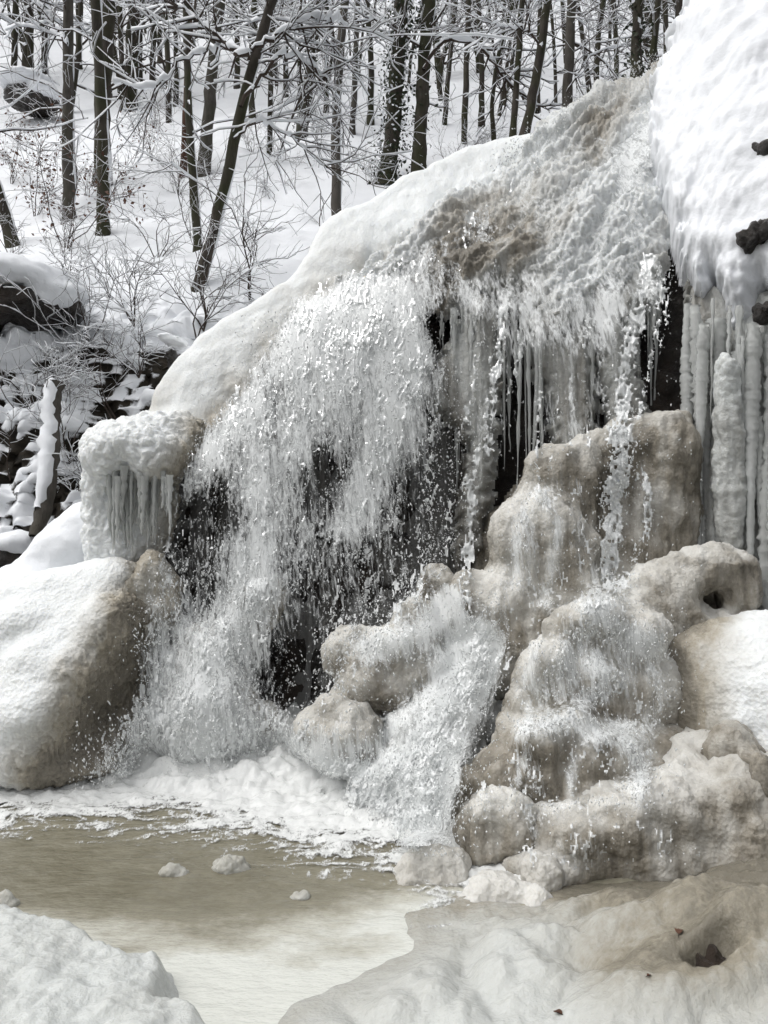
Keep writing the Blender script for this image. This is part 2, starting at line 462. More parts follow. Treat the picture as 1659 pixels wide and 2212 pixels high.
# the broken bank under the hillside, left of the waterfall
dxs = np.arange(-220, 760, 4.2); dys = np.arange(1330, 560, -3.8)
DX, DY = np.meshgrid(dxs, dys)
ytab = {d: hitY(300, d, 5.0) for d in np.arange(1360, 540, -10)}
kx = np.array(sorted(ytab)); ky = np.array([ytab[k] for k in kx])
Yb = np.interp(DY, kx, ky); B = P(DX, DY, Yb); Nn = gridnormals(B)
x, y, z = B[..., 0], B[..., 1], B[..., 2]
l1 = billow(x * 1.5, y * 1.5, z * 1.9, 31); l2 = billow(x * 4.3, y * 4.3, z * 5., 33); l3 = fbm(x * 9, y * 9, z * 9, 2, 35)
lump = .30 * l1 + .17 * l2 + .035 * l3
lump = lump * (.35 + .65 * ss(560, 760, DY)) - .18
rough_zone = ss(640, 780, DY + 60 * noise(DX / 90, DY / 90, 0 * DX, 40)) * (1 - ss(300, 470, DX - .25 * (900 - DY)))
crease = .62 - 1.25 * l1 * .55 - 1.5 * l2 * .5 + .5 * noise(x * 2.4, y * 2.4, z * 2.4, 37)
bare = crease * (.25 + .9 * rough_zone) + .30 * rough_zone - .1
B2 = B + Nn * lump[..., None]
N2 = gridnormals(B2)
bare = bare - .25 * (N2[..., 2] - .35) * rough_zone
bk = mk('bank', B2.reshape(-1, 3), grid_faces(len(dys), len(dxs)).reshape(-1, 4), BANK, attrs={'bare': bare.ravel()})
tag(bk, 'broken earth bank with snow lumps and dark gaps beside the ice pillar', kind='structure')

# ------------------------------------------------------------------ the rock face behind the fall (all ice and snow sheets lie on it)
ctrl = np.array([
    (-150, 1700, 5.3), (300, 1700, 5.2), (600, 1700, 5.05), (900, 1700, 4.95), (1200, 1700, 4.75), (1500, 1700, 4.55), (1790, 1700, 4.4),
    (-150, 1300, 5.6), (100, 1300, 5.45), (400, 1100, 5.4), (700, 1100, 5.4), (1000, 1100, 5.35), (1300, 1100, 5.15), (1500, 1100, 4.95), (1700, 1100, 4.7),
    (330, 900, 5.75), (500, 800, 5.75), (700, 750, 5.65), (900, 750, 5.55), (1100, 750, 5.4), (1300, 750, 5.25), (1500, 750, 5.1), (1700, 750, 4.75),
    (700, 560, 6.1), (900, 520, 5.95), (1100, 520, 5.75), (1300, 520, 5.6), (1500, 500, 5.4), (1700, 500, 4.95),
    (1000, 370, 6.6), (1200, 300, 6.5), (1400, 300, 6.2), (1600, 300, 5.5), (1790, 300, 5.1), (1350, 180, 6.9), (1450, 130, 6.7), (1600, 100, 6.0), (1790, 100, 5.5), (1550, -30, 6.8), (1790, -450, 6.8)], float)
def _tps(r): return np.where(r > 1e-9, r * r * np.log(r + 1e-12), 0)
_c = ctrl[:, :2] / 1000.; _n = len(_c)
_A = np.zeros((_n + 3, _n + 3)); _r = np.hypot(_c[:, None, 0] - _c[None, :, 0], _c[:, None, 1] - _c[None, :, 1])
_A[:_n, :_n] = _tps(_r) + 2e-3 * np.eye(_n); _A[:_n, _n] = 1; _A[:_n, _n + 1:] = _c; _A[_n, :_n] = 1; _A[_n + 1:, :_n] = _c.T
_w = np.linalg.solve(_A, np.concatenate([ctrl[:, 2], [0, 0, 0]]))
def face(dx, dy):
    a = np.asarray(dx, float) / 1000; b = np.asarray(dy, float) / 1000
    out = _w[_n] + _w[_n + 1] * a + _w[_n + 2] * b
    for i in range(_n): out = out + _w[i] * _tps(np.hypot(a - _c[i, 0], b - _c[i, 1]))
    return out
_cr = np.array([(-300, 1400), (0, 1300), (60, 1250), (130, 1190), (200, 1120), (280, 1000), (330, 900), (345, 862), (380, 812), (450, 752), (540, 694), (640, 630), (690, 572), (712, 530), (760, 492),
                (860, 420), (980, 360), (1060, 326), (1130, 306), (1200, 278), (1260, 236), (1350, 200), (1430, 156), (1480, 104), (1540, -10), (1600, -140), (1800, -500)], float)
def crest(dx):
    return (np.interp(dx - 12, _cr[:, 0], _cr[:, 1]) + np.interp(dx, _cr[:, 0], _cr[:, 1]) + np.interp(dx + 12, _cr[:, 0], _cr[:, 1])) / 3

cdx = np.arange(-160, 1790, 3.2); NR, NB = 440, 46
vv = np.linspace(0, 1, NR)
DXg = np.repeat(cdx[None], NR, 0); cc = crest(cdx)
DYg = 1770 + (cc[None] - 1770) * vv[:, None]
Bf = P(DXg, DYg, face(DXg, DYg))
top = Bf[-1]; rows = []; drow = []
for k in range(1, NB + 1):
    s = 3.4 * (k / NB) ** 1.8
    p = top.copy(); p[:, 1] += s; p[:, 2] += .25 * (1 - math.exp(-s / .5)) * .4 - .12 * s
    p[:, 0] *= (1 + .5 * s / 6)
    rows.append(p); drow.append(cc - s * 60)
BG = np.concatenate([Bf, np.array(rows)], 0)
DXA = np.concatenate([DXg, np.repeat(cdx[None], NB, 0)], 0); DYA = np.concatenate([DYg, np.array(drow)], 0)
for _ in range(3):     # soften the crest line so that normals turn over it
    BG[NR - 12:NR + 14] = (BG[NR - 13:NR + 13] + BG[NR - 12:NR + 14] * 2 + BG[NR - 11:NR + 15]) / 4
NG = gridnormals(BG)
for _ in range(6):
    NG[1:-1] = (NG[:-2] + NG[1:-1] * 2 + NG[2:]) / 4; NG[:, 1:-1] = (NG[:, :-2] + NG[:, 1:-1] * 2 + NG[:, 2:]) / 4
NG /= np.linalg.norm(NG, axis=-1)[..., None]
if (NG[..., 1].mean()) > 0: NG = -NG
GX, GY, GZ = BG[..., 0], BG[..., 1], BG[..., 2]
NRT, NCT = DXA.shape

sl = (slice(None, None, 3), slice(None, None, 3))
rx, ry, rz = GX[sl], GY[sl], GZ[sl]
rk = .16 * fbm(rx * 1.6, ry * 1.6, rz * 2.6, 3, 51) + .09 * billow(rx * 4, ry * 4, rz * 6, 53) - .16
Vr = BG[sl] + NG[sl] * rk[..., None]
tag(mk('cliff', Vr.reshape(-1, 3), grid_faces(*rx.shape).reshape(-1, 4), ROCK), 'dark wet rock face behind the falling water', kind='structure')

def sheet(name, poly, amp, width, lumps, mat, dirt=None, edge=14., keep=-.02, edge_s=45., drop=.004, seed=0, step=1, flat=.0):
    s_ = (slice(None, None, step), slice(None, None, step))
    dx, dy, B, N = DXA[s_], DYA[s_], BG[s_], NG[s_]
    xs = [p[0] for p in poly]; ys = [p[1] for p in poly]
    c0 = np.searchsorted(dx[0], min(xs) - 70); c1 = np.searchsorted(dx[0], max(xs) + 70)
    dx, dy, B, N = dx[:, c0:c1], dy[:, c0:c1], B[:, c0:c1], N[:, c0:c1]
    r = ((dy < max(ys) + 70) & (dy > min(ys) - 70)).any(1); r0 = np.argmax(r); r1 = len(r) - np.argmax(r[::-1])
    dx, dy, B, N = dx[r0:r1], dy[r0:r1], B[r0:r1], N[r0:r1]
    sd = polysd(dx, dy, poly) + edge * fbm(dx / edge_s, dy / edge_s, 0 * dx, 3, seed)
    q = np.clip(sd / width, 0, 1)
    t = np.where(sd > 0, amp * np.sqrt(q * (2 - q)), sd * drop)
    x, y, z = B[..., 0], B[..., 1], B[..., 2]
    t = t + lumps(x, y, z, dx, dy) * np.clip(sd / 25 + .3, 0, 1)
    Vv = (B + N * t[..., None]).reshape(-1, 3)
    F = grid_faces(*dx.shape); ok = np.maximum.reduce([t[:-1, :-1], t[:-1, 1:], t[1:, 1:], t[1:, :-1]]) > keep
    F = F[ok]
    at = {'dirt': (dirt(dx, dy, sd, x, y, z) if dirt else np.zeros(dx.shape)).ravel()}
    Vv, F, at = compact(Vv, F, at)
    return mk(name, Vv, F, mat, attrs=at)

# snow bank lying along the left shoulder of the fall
bank_poly = [(300, 980), (330, 700), (560, 500), (700, 300), (1000, 100), (1170, 60), (1200, 255), (1150, 318), (1030, 410), (920, 490), (830, 565), (765, 620), (710, 670), (655, 725), (610, 785), (565, 830), (520, 880), (470, 930), (410, 965), (370, 975)]
def bank_lump(x, y, z, dx, dy):
    return .06 * fbm(x * 1.6, y * 1.6, z * 1.6, 3, 61) + .014 * fbm(x * 8, y * 8, z * 8, 3, 62) + .05 * spot(dx, dy, 760, 520, 90, 60)
def bank_dirt(dx, dy, sd, x, y, z):
    return .75 * np.exp(-np.clip(sd, 0, 999) / 45) * ss(480, 620, dy) * (.6 + .8 * fbm(x * 5, y * 5, z * 5, 2, 64)) * (dy > cc.min())
tag(sheet('snow_bank', bank_poly, .13, 210, bank_lump, mat_ice('glazed_snow', (.85, .875, .875), (.42, .37, .29), (.55, .3), .8, .18), bank_dirt, edge=26, seed=60, step=1),
    'long smooth white snow bank along the left shoulder of the waterfall', 'snow bank')

# steep snow slope on the right
slope_poly = [(1545, -60), (1900, -600), (1900, 760), (1720, 700), (1665, 640), (1630, 715), (1598, 735), (1575, 680), (1550, 625), (1525, 670), (1492, 650), (1468, 560), (1440, 480), (1415, 400), (1405, 300), (1420, 220), (1470, 120), (1510, 40)]
def slope_lump(x, y, z, dx, dy):
    return .10 * fbm(x * 1.5, y * 1.5, z * 1.0, 2, 71) + .03 * fbm(x * 6, y * 6, z * 3.5, 3, 72) + .012 * billow(x * 13, y * 13, z * 9, 74) + .008 * fbm(x * 26, y * 26, z * 18, 2, 73) + .06 * fbm(x * 3.5, y * 3.5, z * 3.5, 2, 76) * ss(1500, 1650, dx + .15 * dy)
tag(sheet('snow_slope', slope_poly, .34, 60, slope_lump, SNOW, edge=26, edge_s=32, seed=70), 'steep lumpy snow slope to the right of the waterfall', 'snow bank')

# the ice apron the water runs over
apron_poly = [(1470, 40), (1400, 60), (1300, 120), (1250, 170), (1190, 230), (1150, 300), (1040, 395), (930, 475), (830, 550), (760, 600), (690, 665), (640, 740), (650, 775), (740, 735), (830, 720), (880, 690), (930, 660), (1000, 668), (1040, 690), (1085, 640), (1120, 660), (1160, 745), (1215, 735), (1260, 690), (1330, 668), (1390, 620), (1440, 560), (1452, 480), (1425, 380), (1425, 230), (1480, 130)]
def flow(x, z): return (.72 * x + .69 * z), (-.69 * x + .72 * z)
def apron_lump(x, y, z, dx, dy):
    al, ac = flow(x + .10 * noise(x * 3, y * 3, z * 3, 88), z + .10 * noise(x * 3, y * 3, z * 3, 89))
    h = .15 * (billow(al * 1.1, y * 0, ac * 3.8, 81) - .25) + .05 * (billow(al * 3.0, y * 2, ac * 11, 82) - .3) + .06 * fbm(al * 9, y * 9, ac * 14, 3, 83) + .04 * fbm(x * 38, y * 38, z * 38, 2, 84)
    h = h + .16 * spot(dx, dy, 1010, 605, 75, 45) + .10 * spot(dx, dy, 1120, 560, 60, 60) + .10 * spot(dx, dy, 1300, 540, 90, 90) + .14 * spot(dx, dy, 1190, 690, 50, 60) + .08 * spot(dx, dy, 1280, 290, 60, 30) - .12 * spot(dx, dy, 1075, 510, 40, 35) - .10 * spot(dx, dy, 1130, 470, 25, 60)
    return h
def apron_dirt(dx, dy, sd, x, y, z):
    al, ac = flow(x, z)
    d = .20 + .45 * ss(-.1, .4, fbm(al * 1.0, 0 * al, ac * 3.2, 3, 86)) + .3 * noise(al * 3, 0 * al, ac * 12, 87)
    d = d + .55 * spot(dx, dy, 1010, 600, 60, 40) + .3 * spot(dx, dy, 1080, 510, 60, 60) + .4 * spot(dx, dy, 1250, 300, 60, 30) + .25 * spot(dx, dy, 1130, 560, 50, 90)
    d = d - .7 * strand(dx, dy, [(1420, 300), (1330, 480), (1280, 640)], 75) - .5 * strand(dx, dy, [(1200, 290), (980, 440), (750, 640)], 50)
    return np.clip(d, 0, 1)
tag(sheet('ice_apron', apron_poly, .10, 60, apron_lump, ICE, apron_dirt, edge=34, edge_s=36, seed=80),
    'broad rough fan of grey brown ice at the top of the fall', 'ice')

# grey fluted ice hanging below the apron
def curtain_lump(x, y, z, dx, dy):
    return .07 * (billow(x * 9, y * 0, z * .7, 91) - .22) + .035 * noise(x * 28, y * 0, z * 1.2, 92) + .01 * fbm(x * 30, y * 30, z * 18, 2, 93)
def grey_dirt(dx, dy, sd, x, y, z): return np.clip(.42 + .5 * fbm(x * 6, 0 * x, z * .8, 2, 95), 0, 1)
GREYICE = mat_ice('grey_ice', (.62, .64, .63), (.26, .25, .225), (.28, .15), 1.0, .25)
for poly, lab, sdv in (([(1060, 620), (1090, 700), (1075, 900), (1060, 1080), (1040, 1180), (1000, 1240), (985, 1180), (1000, 1060), (1010, 960), (960, 900), (925, 880), (915, 830), (960, 760), (1000, 690)], 'grey fluted ice curtain hanging below the brown bulge', 1),
                       ([(1130, 680), (1180, 660), (1220, 720), (1270, 700), (1290, 800), (1280, 960), (1240, 1010), (1200, 980), (1190, 860), (1150, 800)], 'grey fluted ice curtain hanging in the middle of the lip', 2),
                       ([(1270, 640), (1380, 580), (1440, 560), (1420, 680), (1350, 700), (1400, 900), (1380, 1000), (1320, 980), (1290, 800)], 'grey fluted ice curtain behind the twisting stream', 3),
                       ([(1484, 620), (1740, 640), (1740, 1350), (1640, 1350), (1600, 1280), (1545, 1240), (1510, 1190), (1490, 1000)], 'grey fluted ice sheet behind the tall icicle columns', 4),
                       ):
    tag(sheet('ice_curtain', poly, .13, 30, curtain_lump, GREYICE, grey_dirt, edge=22, edge_s=24, seed=90 + sdv), lab, 'ice curtain', 'grey ice curtains on the rock face')

def glaze_lump(x, y, z, dx, dy): return -.08 + .12 * noise(x * 9, 0 * x, z * .5, 97) + .07 * noise(x * 24, 0 * x, z * .8, 98) + .02 * fbm(x * 12, y * 12, z * 5, 3, 99)
tag(sheet('ice_glaze', [(420, 1020), (560, 960), (700, 850), (900, 820), (1030, 960), (1000, 1260), (900, 1420), (640, 1640), (400, 1640), (350, 1300), (390, 1100)], -.015, 60, glaze_lump, mat_ice('clear_glaze', (.24, .245, .24), (.085, .08, .072), (.2, .12), 1.0, .25), grey_dirt, edge=50, edge_s=60, seed=100, keep=-.16, step=2), 'thin streaks of grey ice glazing the dark rock behind the spray', 'ice')
tag(sheet('ice_apron', [(1050, 1120), (1120, 1050), (1290, 960), (1400, 960), (1440, 1100), (1480, 1200), (1700, 1350), (1780, 1760), (900, 1760), (900, 1400), (1000, 1280)], .12, 60, lambda x, y, z, dx, dy: .08 * fbm(x * 4, y * 4, z * 3, 3, 111) + .04 * noise(x * 16, 0 * x, z * 2, 112), MUDICE, lambda dx, dy, sd, x, y, z: np.clip(.7 + .4 * fbm(x * 4, y * 4, z * 2, 2, 113), 0, 1), edge=24, seed=110, step=2), 'brown ice coating the rock between the right mounds', 'ice')

# ------------------------------------------------------------------ ice mounds and pillars
def film(X, Y):
    d = .40 * ss(0, 60, polysd(X, Y, [(1090, 1020), (1300, 980), (1330, 1250), (1420, 1300), (1480, 1400), (1460, 1600), (1420, 1740), (1560, 1780), (1560, 1900), (1150, 1930), (1010, 1800), (1000, 1700), (1100, 1500), (1020, 1350)]))
    return np.clip(d + .34 * noise(X / 55, Y / 110, 0 * X, 270), 0, .6)
def breaking(X, Y):
    d = 0
    for pts, w0, w1, a in (
        ([(1320, 1260), (1290, 1320), (1330, 1370), (1420, 1400)], 55, 45, .62),
        ([(1300, 1330), (1240, 1400), (1200, 1470)], 40, 60, .42),
        ([(1290, 1440), (1330, 1470), (1260, 1520)], 50, 30, .62),
        ([(1400, 1420), (1440, 1500), (1390, 1600)], 35, 30, .42),
        ([(1130, 1570), (1230, 1560), (1340, 1580), (1390, 1640), (1380, 1700)], 30, 40, .55),
        ([(1240, 1640), (1230, 1720)], 14, 10, .4), ([(1130, 1640), (1100, 1740)], 14, 10, .3),
        ([(1160, 1060), (1130, 1150), (1110, 1260)], 35, 30, .4), ([(1210, 1130), (1190, 1220), (1180, 1300)], 14, 14, .4),
        ([(1060, 1300), (1000, 1400), (960, 1450)], 30, 40, .4),
        ([(1180, 1740), (1280, 1730), (1400, 1740)], 12, 12, .35),
        ([(1150, 1560), (1120, 1500), (1170, 1380)], 20, 16, .35)):
        d = np.maximum(d, a * strand(X, Y, pts, w0, w1))
    return d
MV = []
def mound(name, label, ells, mat=MUDICE, dirt=None, k=.1, h=.0135, rel=(.05, .012, .010), drip=.032, cat='ice mound', seed=0, group=None, cuts=(), zmin=-.15, s=(5., 15., 34.), lumps=4, scales=0, muddy=False):
    rq = random.Random(seed + 900); extra = []
    if cat == 'ice mound' and lumps:
        for (a, b, Yd, rx_, rz_, ry_) in ells:
            for _ in range(lumps):
                th = rq.uniform(0, 6.28); e = rq.uniform(.45, .92); q = rq.uniform(.22, .45)
                extra.append((a + rx_ * e * math.cos(th), b + rz_ * e * math.sin(th), Yd - ry_ * .8 * math.sqrt(max(0, 1 - e * e)), rx_ * q, rz_ * q * rq.uniform(.8, 1.5), ry_ * q))
    V, F = blob([E(*e) for e in list(ells) + extra], h, k, zmin=zmin, cuts=[E(*c) for c in cuts])
    V, N = icy(V, F, *rel, *s, drip=drip, seed=seed)
    x, y, z = V.T
    px = CXD + x / y * FD; py = CYD - (z - CH) / y * FD
    if scales:      # overlapping flakes of ice, each with a lip below
        ph = z * 9 + 4.0 * noise(x * 9, y * 9, z * 7, seed + 4) + 3. * noise(x * 3.5, y * 3.5, z * 3.5, seed + 6); sw = 1 - (ph - np.floor(ph))
        V = V + N * (scales * (sw - .5) * ss(.15, .5, dirt(px, py, x, y, z, N)))[:, None]
    d = dirt(px, py, x, y, z, N) if dirt else .62 + .5 * fbm(x * 3, y * 3, z * 3, 3, seed + 20) + .35 * noise(x * 14, y * 14, z * 1.6, seed + 2) - .45 * np.clip(N[:, 2], 0, 1) - 1.0 * breaking(px, py)
    if muddy: d = d - .1 + (.2 + .3 * np.clip(N[:, 2], 0, 1)) * ss(1350, 1600, py) + .35 * ss(1250, 1560, px) * ss(1560, 1760, py)  # more mud low down; lower right also holds painted shade of the gorge
    MV.append(V)
    o = mk(name, V, F, mat, attrs={'dirt': np.clip(d, 0, 1)})
    return tag(o, label, cat, group)

GR = 'muddy ice mounds at the foot of the fall'
mound('ice_formation', 'tall draped brown ice formation under the twisting stream and curtains', [(1215, 1060, 4.85, 80, 80, .2), (1150, 1180, 4.75, 90, 130, .24), (1265, 1190, 4.85, 90, 130, .2), (1170, 1320, 4.7, 120, 110, .26), (1060, 1330, 4.75, 70, 90, .2), (1290, 1010, 4.9, 75, 75, .18), (1120, 1430, 4.65, 95, 90, .22), (1230, 1260, 4.72, 70, 90, .2), (1448, 950, 4.88, 48, 60, .18), (1455, 1060, 4.9, 52, 120, .17), (1420, 1160, 4.9, 70, 100, .17), (1370, 1100, 5.0, 60, 160, .14), (1340, 1230, 4.85, 90, 70, .2)], seed=1, group=GR, k=.12, cat='ice mound')
mound('ice_formation', 'massive stepped brown ice formation at the right foot of the fall', [(1500, 1235, 4.5, 100, 40, .2), (1540, 1205, 4.5, 42, 26, .13), (1430, 1275, 4.45, 75, 50, .22), (1590, 1275, 4.48, 40, 70, .14), (1400, 1330, 4.42, 110, 70, .24), (1480, 1370, 4.42, 110, 60, .2),
    (1310, 1370, 4.25, 120, 80, .32), (1215, 1470, 4.18, 105, 95, .3), (1360, 1480, 4.22, 120, 100, .32), (1180, 1550, 4.18, 90, 70, .26), (1440, 1560, 4.26, 90, 110, .26), (1290, 1560, 4.15, 120, 70, .25),
    (1200, 1640, 3.88, 150, 80, .32), (1100, 1720, 3.84, 100, 95, .26), (1310, 1675, 3.9, 135, 80, .28), (1200, 1760, 3.96, 150, 90, .26), (1030, 1790, 3.88, 60, 70, .2), (1400, 1650, 4.0, 120, 80, .25),
    (1255, 1835, 3.6, 125, 85, .2), (1420, 1820, 3.6, 150, 95, .24), (1560, 1840, 3.64, 130, 125, .28), (1180, 1880, 3.52, 80, 55, .18), (1640, 1760, 3.7, 120, 130, .28), (1350, 1750, 3.68, 170, 45, .2), (1540, 1690, 3.85, 130, 110, .28)], seed=4, group=GR, k=.065, cat='ice mound', rel=(.032, .010, .010), muddy=True, cuts=[(1542, 1300, 4.28, 34, 40, .14)])
mound('ice_mound', 'round brown ice boulder beside the foam at the mound foot', [(1075, 1770, 3.58, 72, 62, .17), (1060, 1810, 3.58, 62, 50, .16)], seed=6, group=GR, h=.01)
mound('ice_mound', 'wide slab of dark brown ice on the right edge of the pool', [(1255, 1835, 3.56, 130, 95, .22), (1420, 1830, 3.56, 150, 105, .26), (1560, 1850, 3.6, 130, 130, .3), (1180, 1880, 3.5, 80, 60, .2), (1640, 1760, 3.65, 120, 130, .3), (1350, 1740, 3.62, 170, 40, .2), (1540, 1690, 3.8, 130, 110, .3)], seed=7, group=GR)
mound('ice_mound', 'smooth ball of ice standing at the edge of the brown pool', [(925, 1895, 3.45, 62, 55, .14), (935, 1940, 3.42, 70, 45, .15)], seed=8, group=GR, h=.01, dirt=lambda px, py, x, y, z, N: .45 - .3 * N[:, 2] + .3 * fbm(x * 4, y * 4, z * 4, 2, 4))
mound('ice_mound', 'two pale fused ice balls in front of the brown slab', [(1075, 1945, 3.28, 48, 44, .12), (1125, 1965, 3.26, 58, 40, .13), (1080, 2000, 3.22, 90, 40, .14)], seed=9, group=GR, h=.01, dirt=lambda px, py, x, y, z, N: .28 - .3 * N[:, 2] + .3 * fbm(x * 4, y * 4, z * 4, 2, 4))
mound('ice_mound', 'small pale ice knob on the front of the brown slab', [(1168, 1890, 3.36, 38, 34, .09)], seed=10, group=GR, h=.008, dirt=lambda px, py, x, y, z, N: .3 - .2 * N[:, 2])
mound('ice_mound', 'brown ice ball alone in the foam at the centre', [(742, 1565, 4.45, 76, 58, .2), (745, 1600, 4.42, 66, 48, .18)], seed=11, group=GR, dirt=lambda px, py, x, y, z, N: .42 - .3 * N[:, 2] + .45 * fbm(x * 4, y * 4, z * 1.5, 3, 4))
mound('ice_mound', 'brown ice mound above the lone ball at the centre', [(770, 1425, 4.75, 58, 50, .2), (840, 1410, 4.75, 90, 60, .25), (905, 1360, 4.85, 55, 55, .2), (870, 1470, 4.7, 90, 60, .25), (800, 1500, 4.65, 80, 50, .2)], seed=12, group=GR, dirt=lambda px, py, x, y, z, N: .42 - .3 * N[:, 2] + .45 * fbm(x * 4, y * 4, z * 1.5, 3, 4))
mound('ice_mound', 'narrow brown ice hump under the fluted grey curtain', [(948, 1290, 4.98, 48, 55, .16), (955, 1360, 4.92, 62, 70, .2)], seed=13, group=GR)
mound('ice_mound', 'brown ice mound half hidden by spray left of the centre', [(445, 1490, 4.95, 85, 90, .2), (470, 1400, 5.05, 55, 60, .16), (430, 1575, 4.88, 90, 75, .22), (520, 1570, 4.9, 80, 70, .2), (560, 1310, 5.15, 55, 60, .13)], seed=14, group=GR)

WHITEICE = mat_ice('frosted_ice', (.82, .84, .84), (.40, .365, .30), (.5, .22), .8, .5)
def left_dirt(px, py, x, y, z, N):
    # spray has stained the ice brown on the side towards the fall and low down
    d = (px - 165) * .0068 + (py - 1500) * .0036 + .45 * fbm(x * 3, y * 3, z * 3, 3, 77)
    return np.clip(.68 + d, 0, 1)
mound('ice_mound', 'big left mound, snow white on top and scaly brown towards the fall', [(225, 1245, 5.02, 48, 36, .18), (240, 1310, 4.92, 60, 60, .22), (200, 1400, 4.8, 102, 105, .34), (250, 1430, 4.85, 50, 70, .2), (110, 1500, 4.7, 125, 120, .4), (20, 1560, 4.62, 120, 95, .4), (60, 1390, 4.98, 150, 110, .4), (160, 1285, 5.05, 95, 62, .3), (60, 1300, 5.2, 110, 60, .3), (-40, 1350, 5.2, 120, 70, .35), (-90, 1480, 4.8, 120, 150, .4), (90, 1560, 4.6, 90, 90, .3), (60, 1640, 4.65, 150, 50, .35), (180, 1600, 4.82, 100, 60, .22), (265, 1530, 4.98, 60, 90, .2), (300, 1430, 5.08, 40, 100, .16)], WHITEICE, left_dirt, k=.14, rel=(.03, .010, .008), drip=0, seed=21, s=(4., 13., 30.), lumps=2, scales=.024, h=.0155)
mound('snow_mound', 'smooth white snow mound at the left edge behind the scaly ice', [(150, 1200, 5.45, 80, 75, .3), (70, 1290, 5.5, 110, 75, .35), (-30, 1380, 5.5, 120, 100, .4), (200, 1150, 5.45, 55, 70, .25), (120, 1330, 5.35, 130, 90, .3)], SNOW, k=.2, rel=(.03, .006, .002), drip=0, seed=22, cat='snow mound', h=.018)
mound('ice_mound', 'small brown ice lump below the icicles of the left pillar', [(310, 1265, 5.05, 48, 55, .15), (345, 1300, 5.1, 35, 50, .13), (290, 1330, 4.95, 40, 60, .15)], WHITEICE, lambda px, py, x, y, z, N: .62 + .3 * fbm(x * 4, y * 4, z * 4, 2, 6), seed=23)
mound('ice_bank', 'white snowy ice bank at the right edge below the tall icicles', [(1700, 1500, 4.0, 190, 150, .4), (1720, 1660, 3.95, 200, 200, .45), (1560, 1600, 4.05, 90, 140, .25), (1480, 1450, 4.25, 80, 80, .2), (1560, 1420, 4.2, 80, 70, .2), (1660, 1390, 4.15, 90, 60, .25), (1500, 1540, 4.15, 70, 100, .2)], WHITEICE, lambda px, py, x, y, z, N: -.02 + (1625 - px) * .0065 + np.clip(py - 1560, 0, 999) * .005 + .35 * fbm(x * 3, y * 3, z * 3, 2, 5), k=.16, rel=(.03, .012, .006), drip=0, seed=24, cat='ice bank', h=.018)

# left ice pillar with its icicles
def ring_mesh(name, cx, cy, z, rad, sides, mat, seed):
    r = np.random.default_rng(seed); n = len(z); an = np.arange(sides) * 2 * math.pi / sides
    V = np.stack([cx[:, None] + rad[:, None] * np.cos(an) * (1 + .12 * r.normal(size=(n, sides))), cy[:, None] + rad[:, None] * np.sin(an), np.repeat(z[:, None], sides, 1)], -1)
    i = np.arange(n * sides).reshape(n, sides); j = np.roll(i, -1, 1)
    return rawmesh(name, V.reshape(-1, 3), np.stack([i[:-1], i[1:], j[1:], j[:-1]], -1).reshape(-1, 4), mat)
def icicle_mesh(name, seed, bumpy=.18, n=18, sides=7, mat=ICICLE):
    r = np.random.default_rng(seed); t = np.linspace(0, 1, n)
    rad = np.maximum((1 - t) ** .55 * (1 + bumpy * r.normal(size=n)), .05)
    return ring_mesh(name, .12 * np.cumsum(r.normal(size=n)), .12 * np.cumsum(r.normal(size=n)), -t, rad, sides, mat, seed)
ICM = [icicle_mesh('icicle', 100 + i, .1 + .02 * i) for i in range(8)]
def column_mesh(seed, mat=ICICLE):
    r = np.random.default_rng(seed); n = 90; t = np.linspace(0, 1, n)
    rad = (.8 + .22 * np.sin(t * 6 + seed)) * (1 - .6 * t ** 4) * (1 + .1 * r.normal(size=n))
    return ring_mesh('icicle', .4 * np.sin(t * 3 + seed), 0 * t, -t, rad, 11, mat, seed)
COLM = [column_mesh(300 + i) for i in range(6)]
def put_icicle(parent, p, length, r, me, ry=0):
    o = bpy.data.objects.new('icicle', me); col.objects.link(o); o.parent = parent
    o.location = Vector(p) - parent.location; o.scale = (r, r, length); o.rotation_euler = (random.uniform(-.03, .03), random.uniform(-.03, .03), random.uniform(0, 6.28))
    return o
base = P(280, 1215, 5.1); pil = empty('ice_pillar', base)
tag(pil, 'white ice pillar with a domed cap and hanging icicles on the left', 'ice pillar')
V, F = blob([E(*e) for e in [(285, 962, 5.2, 95, 52, .28), (240, 1000, 5.2, 50, 60, .24), (340, 1000, 5.2, 58, 55, .25), (225, 1080, 5.25, 26, 110, .12), (375, 975, 5.35, 50, 42, .2), (400, 945, 5.55, 60, 45, .22), (340, 925, 5.45, 60, 35, .22), (300, 1100, 5.42, 85, 120, .16), (213, 1110, 5.2, 26, 110, .13), (240, 1185, 5.16, 42, 40, .11), (262, 1120, 5.2, 42, 110, .09), (320, 1120, 5.26, 40, 110, .1)]], .012, .1)
V, N = icy(V, F, .03, .03, .01, 5, 15, 40, drip=.006, seed=41); px = CXD + V[:, 0] / V[:, 1] * FD; py = CYD - (V[:, 2] - CH) / V[:, 1] * FD
mk('pillar_body', V, F, WHITEICE, pil, {'dirt': np.clip((px - 330) * .008 + (py - 980) * .001 + .1 - .3 * N[:, 2], 0, 1)})
rr = random.Random(3)
for i in range(26):
    dx = 236 + i * 5.2 + rr.uniform(-3, 3); y = 5.02 + rr.uniform(-.04, .05)
    put_icicle(pil, P(dx, 1015 + rr.uniform(-15, 15) + abs(dx - 290) * .1, y), rr.uniform(.3, .58) * (1 if dx < 340 else .7), rr.uniform(.012, .028), rr.choice(ICM))

